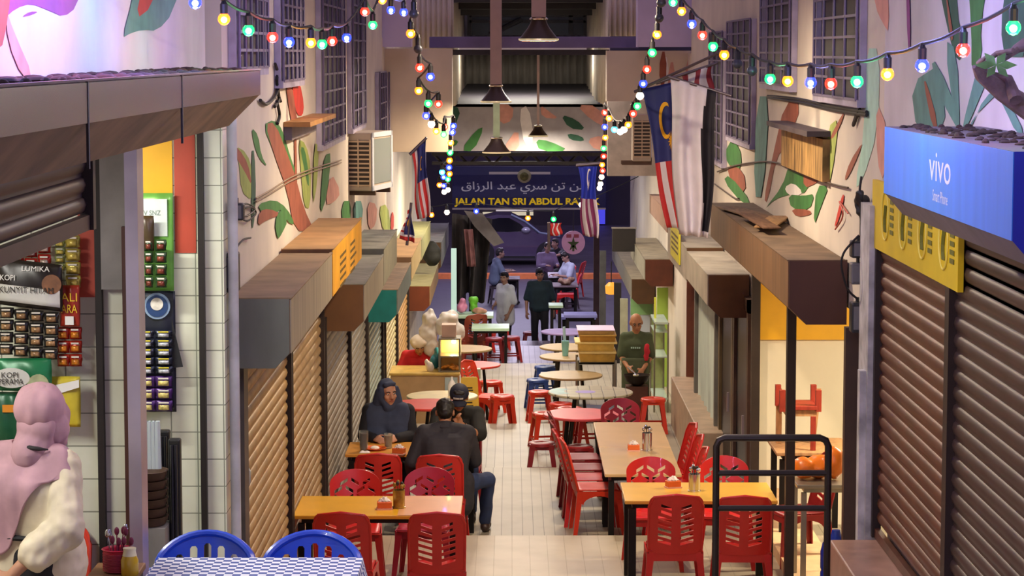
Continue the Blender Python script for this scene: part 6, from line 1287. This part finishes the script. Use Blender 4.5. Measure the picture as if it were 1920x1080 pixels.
    if cap:
        mb=MB(); mb.sphere(H(0,-.008,.048),(.092,.108,.088),20,14,hq.to_quaternion())
        bmesh.ops.bisect_plane(mb.bm,geom=mb.bm.verts[:]+mb.bm.edges[:]+mb.bm.faces[:],plane_co=H(0,0,.035),plane_no=-(hq@V((0,-.08,1))).normalized(),clear_outer=True)
        c=L('cap',cap,t,mb,solid=.004)
        mb=MB(); mb.grid(lambda u,v: H((u-.5)*.16*(1-.25*v**2),.078+.085*v*math.sin(PI*(.18+.64*u)),.040-.02*v-.03*(2*u-1)**2),12,6); L('cap_brim',cap,c,mb,solid=.006)
    if glasses:
        mb=MB()
        for s in (-1,1): mb.tube([H(s*.033+.022*math.cos(a*PI/8),.094,.008+.017*math.sin(a*PI/8)) for a in range(16)],.002,5,True); mb.tube([H(s*.056,.09,.01),H(s*.079,.0,.012)],.002,5)
        L('spectacles',M('spec_frame','#3a2a20',.3,var=0),t,mb)
    t['H']=0; del t['H']
    return t,H,hq
def STAND(h=1.68,**o):
    k=h/1.7; J=dict(head=(0,.03,1.60),neck=(0,0,1.45),chest=(0,0,1.27),belly=(0,.01,1.10),pelvis=(0,0,.95),shL=(-.175,0,1.40),shR=(.175,0,1.40),elL=(-.235,-.03,1.11),elR=(.235,-.03,1.11),wrL=(-.25,.07,.87),wrR=(.25,.07,.87),
        hipL=(-.09,0,.90),hipR=(.09,0,.90),kneeL=(-.10,.03,.49),kneeR=(.10,.03,.49),ankL=(-.10,-.01,.085),ankR=(.10,-.01,.085),toeL=(-.115,.15,.037),toeR=(.115,.15,.037))
    J={a:tuple(x*k for x in b) for a,b in J.items()}; J.update(o); return J
def SIT(**o):
    J=dict(head=(0,.10,1.21),neck=(0,.04,1.06),chest=(0,.02,.88),belly=(0,-.02,.70),pelvis=(0,-.04,.56),shL=(-.18,.02,1.01),shR=(.18,.02,1.01),elL=(-.25,.12,.76),elR=(.25,.12,.76),wrL=(-.16,.34,.79),wrR=(.16,.34,.79),
        hipL=(-.1,0,.53),hipR=(.1,0,.53),kneeL=(-.14,.42,.50),kneeR=(.14,.42,.50),ankL=(-.14,.36,.085),ankR=(.14,.36,.085),toeL=(-.15,.52,.037),toeR=(.15,.52,.037))
    J.update(o); return J
# ---- man in dark jacket, back to camera
jk=M('dark_jacket','#2c2a31',.8,var=.15,scale=6); jeans=M('jeans','#2a3a5e',.8,var=.15,scale=8)
J=SIT(head=(.0,.20,1.17),look=(.0,-.35),neck=(0,.14,1.05),chest=(0,.06,.87),shL=(-.19,.10,.99),shR=(.20,.10,.99),elL=(-.30,.02,.74),elR=(.27,.18,.73),wrL=(-.30,.20,.60),wrR=(.14,.38,.79),kneeR=(.40,.30,.53),ankR=(.37,.50,.085),toeR=(.40,.66,.037),hipR=(.13,.0,.53),kneeL=(-.2,.42,.5))
t,H,hq=person('man in a dark jacket and jeans seated with his back to us',J,(AX(834,21.5,870),21.6,-.25),.03,'#b07a5c',jk,jeans,'#3a2c26',1.0,.0095,untucked=.16,topgrow=.024,amp=.01)
mb=MB(); mb.tube([V(J['neck'])+V((.07*math.cos(a*PI/8),.07*math.sin(a*PI/8)+.0,-.0)) for a in range(16)],.022,8,True); L('collar',jk,t,mb)
# ---- woman in navy headscarf
hij=M('navy_hijab','#333d55',.8,var=.12,scale=9); blk=M('black_cloth','#17171f',.85,var=.1)
J=SIT(head=(0,.04,1.19),look=(.45,-.12),neck=(0,.02,1.05),wrL=(-.10,.30,.79),wrR=(.12,.30,.79),elL=(-.23,.12,.78),elR=(.23,.12,.78))
t,H,hq=person('woman in a navy headscarf and black top seated at the back table, looking aside',J,(AX(728,22.95,800),22.98,-.25),PI,'#c08a6c',blk,blk,'#201a18',1.0,.0095,hair=None)
def hijab(t,H,hq,J,mat,open_=True,vox=.010,drape=1.0,low=.70,back=False):
    mb=MB(); mb.sphere(H(0,-.04,.035),(.098,.098,.106),18,14,hq.to_quaternion()); mb.sphere(H(0,-.05,-.05),(.095,.08,.10),16,12,hq.to_quaternion())
    n=V(J['neck']); 
    mb.capsule(H(0,-.03,-.07),n+V((0,-.01,.0)),.088,.10)
    if not back:
        for s in (-1,1): mb.capsule(H(s*.06,-.02,-.0),n+V((s*.115,.0,-.035)),.07,.05)
    if open_ and not back:
        for s in (-1,1): mb.capsule(H(s*.082,.018,.05),H(s*.080,.025,-.05),.022,.026); mb.capsule(H(s*.080,.025,-.05),H(s*.035,.06,-.125),.026,.03)
        mb.capsule(H(-.045,.045,.098),H(.045,.045,.098),.026,.026); mb.capsule(H(-.035,.05,-.13),H(.035,.05,-.13),.036,.036)
    o=mb.build('headscarf',mat,t,world=False); remesh(o,vox,3,.012,11,(1.2,1.2,.45))
    return o
def poncho(t,J,mat,cap,drop,fold=.006,nf=9,off=.016,NU=80,NV=26):
    """scarf cloth laid over the shoulders: follows the clothed body, then hangs"""
    from mathutils.bvhtree import BVHTree
    sh=[c for c in t.children if c.name.startswith('shirt')][0].data
    bv=BVHTree.FromPolygons([v.co for v in sh.vertices],[tuple(p.vertices) for p in sh.polygons]); n=V(J['neck']); G=[]
    def out(a,z,cp):
        d=V((math.cos(a),math.sin(a),0)); o=V((n.x,n.y,z))+d*.8; h=bv.ray_cast(o,-d)
        return min(cp,.8-h[3]+off) if h[0] is not None else cp
    for i in range(NU):
        a=2*PI*i/NU; cp=cap(a); R1=out(a,n.z-.10,cp); col=[]; z1=None
        for j in range(NV+1):
            v=j/NV
            if v<=.5:
                r=.075+(R1-.075)*v*2; p=V((n.x+math.cos(a)*r,n.y+math.sin(a)*r,n.z+.5)); h=bv.ray_cast(p,V((0,0,-1)))
                z=h[0].z+off if h[0] is not None else n.z-.1
                z=min(n.z+.075-.06*v*2,max(z,n.z-.11)); z1=z; R0=r
            else:
                w=(v-.5)*2; z=z1-(drop(a)+max(0,z1-(n.z-.1)))*w; r=out(a,z,cp+.04*w); r=max(r,R0-.03*w)
            f=fold*math.sin(nf*a+2*math.sin(3*a)+v)*(.3+v)
            col.append([r+f,z])
        G.append(col)
    for _ in range(3):
        G=[[[sum(G[(i+di)%NU][min(NV,max(0,j+dj))][k] for di in (-1,0,1) for dj in (-1,0,1))/9 for k in (0,1)] for j in range(NV+1)] for i in range(NU)]
    mb=MB(); mb.grid(lambda u,v: (lambda i,j: V((n.x+math.cos(2*PI*i/NU)*G[i][j][0],n.y+math.sin(2*PI*i/NU)*G[i][j][0],G[i][j][1])))(int(round(u*NU))%NU,int(round(v*NV))),NU,NV,closed_u=True)
    return L('scarf_drape',mat,t,mb,solid=.012,smooth=80)
hijab(t,H,hq,J,hij)
poncho(t,J,hij,lambda a:.215,lambda a:.10+.12*max(0,math.sin(a)))
# ---- man in black cap, facing us, elbows on the table
cpm=M('navy_cap','#1e2236',.7,var=.06); bt_=M('black_tshirt','#23231f',.85,var=.12)
J=SIT(head=(-.02,.22,1.16),look=(-.05,-.55),neck=(0,.12,1.04),chest=(0,.04,.86),shL=(-.185,.08,.98),shR=(.185,.08,.98),elL=(-.215,.28,.80),elR=(.22,.26,.78),wrL=(-.05,.40,.93),wrR=(.05,.42,.88),hdL=(.3,.2,.5),hdR=(-.3,.1,.4),curlL=1.1,curlR=1.2)
t,H,hq=person('man in a black cap and black T-shirt eating, facing us across the table',J,(AX(858,23.0,800),23.05,-.25),PI,'#a8734f',bt_,jeans,'#201a18',.5,.0095,fat=1.0,hair='short',cap=cpm)
mb=MB(); 
for k in range(8): x=-.045+k*.012; mb.box(x,x+.008,.0,.004,-.008,.010)
c=H(0,.098,.075); 
for v in mb.bm.verts: v.co=H(v.co.x,.1015+v.co.y-.25*abs(v.co.x)*abs(v.co.x)*10,.07+v.co.z)
L('cap_lettering',M('white_print','#f0efe8'),t,mb,smooth=0)
mb=MB(); w_=V(J['wrL']); mb.tube([w_+V((.03*math.cos(a*PI/8),.0,.03*math.sin(a*PI/8))) for a in range(16)],.008,6,True); L('wristwatch',M('watch','#1a1a1c',.3,var=0),t,mb)
place(ch,722,800,23.05,PI,'red chair the woman in the navy headscarf sits on',group=G,mat=dred); place(ch,862,800,23.1,PI,'red chair the man in the black cap sits on',group=G,mat=dred)
# ---- woman in pink headscarf, near left, seen from behind, three quarter
ph=M('pink_hijab','#b08a94',.85,var=.1,scale=10); cb_=M('cream_blouse','#d2c6ac',.8,var=.12,scale=7); sk_=M('black_skirt','#16151a',.8,var=.06)
J=dict(head=(.065,.03,1.53),neck=(.02,-.01,1.37),chest=(-.02,.0,1.20),belly=(-.01,.0,1.05),pelvis=(.03,.02,.93),shL=(-.20,.05,1.31),shR=(.15,-.03,1.31),elL=(-.27,-.02,1.06),wrL=(-.25,.16,.90),elR=(.185,-.16,1.09),wrR=(-.03,-.235,.875),
  hipL=(-.07,.03,.88),hipR=(.11,.02,.88),kneeL=(-.07,.05,.48),kneeR=(.11,.05,.48),ankL=(-.07,.0,.085),ankR=(.11,.0,.085),toeL=(-.06,.16,.037),toeR=(.13,.15,.037),look=(-.45,-.1),hdR=(-.8,-.1,-.5),curlR=.9)
t,H,hq=person('woman in a dusty pink headscarf and cream blouse seen from behind at the snack shop',J,(AX(54,10.36,900),10.36,1.1),0,'#b58468',cb_,None,'#1a1614',.72,.010,hair=None,skirt=sk_,untucked=.02,fat=1.02,topgrow=.018,amp=.013)
o=hijab(t,H,hq,J,ph,back=True)
mb=MB(); mb.sphere(H(0,-.03,.03),(.115,.115,.115),18,14); mb.sphere(H(.01,.0,-.06),(.108,.10,.09),16,12); mb.capsule(H(.035,.05,.0),H(.035,.055,-.12),.06,.045); mb.capsule(H(0,-.02,-.1),V(J['neck'])+V((.01,.02,.03)),.07,.06)
q=mb.build('scarf_hood',ph,t,world=False); remesh(q,.009,4,.009,14,(1.6,1.6,.35))
poncho(t,J,ph,lambda a:.15+.04*max(0,-math.sin(a))+.15*max(0,-math.cos(a)),lambda a:.36*max(0,-math.cos(a-.55))**2.2,fold=.010)
mb=MB(); mb.tube([H(.098*math.cos(a),-.03+.10*math.sin(a),-.135-.015*math.cos(a)) for a in [R(x) for x in range(185,330,12)]],[.006]+[.010]*10+[.006,.004],8); L('scarf_tie',M('black_tie','#1d191c',.7,var=0),t,mb)
mb=MB(); e=V(J['elR']); w_=V(J['wrR']); mb.capsule(V(J['shR'])+V((.01,0,.0)),e,.078,.082); mb.sphere(e+V((0,-.01,-.03)),(.09,.085,.095)); mb.capsule(e+V((0,-.01,-.03)),e.lerp(w_,.55)+V((0,-.01,-.01)),.085,.080); mb.capsule(e.lerp(w_,.5),e.lerp(w_,.70),.072,.050); q=mb.build('puff_sleeve',cb_,t,world=False); remesh(q,.009,3,.012,20,(1.2,1.2,.8))
mb=MB(); mb.tube([V((.01+.165*math.cos(a*PI/10),.14*math.sin(a*PI/10)+.01,1.0+.012*math.sin(a))) for a in range(20)],.013,6,True); L('belt',sk_,t,mb)
# ---- walking man, standing man
dkT=M('dark_teal_shirt','#24383c',.8,var=.15,scale=6); blkT=M('black_trousers','#1a191d',.8,var=.08)
J=STAND(1.70,look=(.15,-.3),elL=(-.27,-.02,1.10),wrL=(-.27,.06,.86),elR=(.26,-.02,1.1),wrR=(.26,.08,.86),kneeL=(-.1,.1,.50),ankL=(-.1,.06,.12),toeL=(-.11,.22,.05))
person('man in a dark teal T-shirt walking up the middle of the lane',J,(AX(1012,47.3),47.3,-1.75),PI,'#a87a5c',dkT,blkT,'#14121a',.5,.014)
wh=M('white_shirt','#e8eeea',.8,var=.06); prp=M('purple_shadow_shirt','#6f5f86',.8,var=.1)
J=STAND(1.66,look=(.5,-.1),wrR=(.1,.22,1.02),elR=(.24,.0,1.10),wrL=(-.22,.1,.88))
t,H,hq=person('man in a white shirt and dark trousers standing left of the walking man',J,(AX(948,47.0),46.9,-1.75),PI-.9,'#b58a6c',wh,blkT,'#14121a',.5,.014,untucked=.14)
# ---- cook
grn=M('olive_tshirt','#4d5a3c',.85,var=.12,scale=6); apr=M('olive_apron','#5a6648',.85,var=.1); khk=M('khaki_trousers','#6a5f4a',.85,var=.1)
J=STAND(1.56,look=(.15,-.35),shL=(-.15,0,1.28),shR=(.15,0,1.28),elR=(.19,.06,1.03),wrR=(.10,.24,.92),elL=(-.19,.04,1.03),wrL=(-.10,.24,.89),curlL=1.2,curlR=1.2)
t,H,hq=person('balding cook in an olive green T-shirt and apron behind the wok',J,(AX(1193,30.95,680),30.98,-.75),PI-.1,'#b8825c',grn,khk,'#2a2420',.5,.012,hair='thin',fat=.92,topgrow=.010,glasses=True)
mb=MB(); mb.grid(lambda u,v: V(((u-.5)*.36,.155+.03*math.sin(u*PI)+.01*math.sin(9*u+3*v),1.03-.52*v)),14,12); L('apron',apr,t,mb,solid=.008)
mb=MB()
for k in range(5): x=-.06+k*.026; mb.box(x,x+.018,.158,.166,1.15,1.17)
L('chest_print',M('mint_print','#a9d0bc',.6,var=0),t,mb,smooth=0)
sp=thing('ladle','long steel ladle held by the cook over the wok','ladle',(AX(1194,30.5,700),30.5,0)); w=t.matrix_basis@V(J['wrR'])
mb=MB(); mb.cyl(w+V((0,-.06,0)),(AX(1192,30.45,715),30.45,.115),.008,n=8); mb.build('handle',M('steel_bright','#c9ccd0'),sp); mb=MB(); mb.sphere((AX(1192,30.45,715),30.45,.105),(.04,.04,.02),10,8); mb.build('bowl',M('steel_bright','#c9ccd0'),sp)
rb=blob('red_cloth','bright red cloth hanging by the cook’s hand','cloth',[(at(1214,655,30.75),(.05,.04,.09)),(at(1212,668,30.75),(.04,.035,.06))],M('bright_red_cloth','#d0283a',.8,var=.1))
# ---- vendor at the snack counter
rdc=M('red_top','#d0262c',.8,var=.1); whs=M('white_scarf','#e6ddcc',.8,var=.08)
J=SIT(head=(0,.26,.90),look=(.2,-.55),neck=(0,.16,.80),chest=(0,.08,.66),belly=(0,.0,.52),pelvis=(0,-.04,.42),shL=(-.17,.12,.75),shR=(.17,.12,.75),elL=(-.25,.18,.56),elR=(.25,.18,.56),wrL=(-.12,.36,.60),wrR=(.12,.36,.60),hipL=(-.1,0,.40),hipR=(.1,0,.40),kneeL=(-.16,.38,.48),kneeR=(.16,.38,.48))
t,H,hq=person('vendor in a white cap and red top crouched behind the snack counter',J,(AX(787,32.45,680),32.42,-.75+.12),PI,'#c08050',rdc,blkT,'#201a18',.5,.013,hair=None)
mb=MB(); mb.sphere(H(0,-.025,.05),(.112,.12,.105),18,14); mb.capsule(H(-.07,.05,.08),H(.07,.05,.08),.035,.035); q=mb.build('cap',whs,t,world=False); remesh(q,.014,3,.008,12)
mb=MB(); mb.box(-.2,.2,-.2,.14,-.12,.31,.02); L('stool',M('dark_stool','#2a2024',.5,var=0),t,mb,smooth=0) if False else None
c=place(st,787,700,32.48,0,'dark low stool under the vendor in the white cap',mat=M('dark_stool','#2a2024',.5,var=0),group=GS); c.location.x=t.location.x; c.scale=(1,1,.9)
# ---- seated people far off
gy=M('grey_shirt','#5a6678',.8,var=.12); ltb=M('light_blue_shirt','#b4bccc',.8,var=.08); pkc=M('mauve_top','#7a6a86',.8,var=.12)
person('person in a grey blue shirt seated far off on the left, in profile',SIT(),(AX(930,57),57,-1.75),-PI/2+.2,'#8a6a58',gy,blkT,'#14121a',.5,.016)
person('person in a pale blue shirt bending over the far right tables',SIT(look=(.1,-.5)),(AX(1068,55.6),56.0,-1.75),PI/2+.4,'#a07a68',ltb,blkT,'#14121a',.5,.016)
person('person in a mauve top seated farthest back near the round sign',SIT(),(AX(1024,58.5),58.8,-1.75),PI+.4,'#a07a68',pkc,blkT,'#14121a',1.0,.016)
person('person in dark clothes reaching an arm across the far right tables',SIT(wrL=(-.3,.5,.95),elL=(-.26,.25,.95)),(AX(1046,59),60.0,-1.75),PI-.6,'#a07a68',blk,blkT,'#14121a',.5,.016)
for px,d,rz,l in ((930,57,-PI/2+.2,'dark stool under the person in grey blue, far left'),(1068,56,PI/2+.4,'dark stool under the person in pale blue, far right'),(1024,58.8,PI+.4,'dark stool under the person in mauve, far right'),(1046,60,PI-.6,'dark stool under the person reaching across, far right')):
    c=place(st,px,560,d,rz,l,mat=M('dark_stool','#2a2024',.5,var=0),group=GS)
table('dark low table in front of the person in grey blue, far left',AX(946,57),AX(975,57),56.7,57.5,-1.75,.62,M('dark_table','#4a3a3a'))
cb.scale=(.92,.92,.83)
for o in bpy.data.objects:
    if o.name.startswith('plastic_armchair'): o.scale=(.92,.92,.83)

bpy.data.scenes.remove(TS)
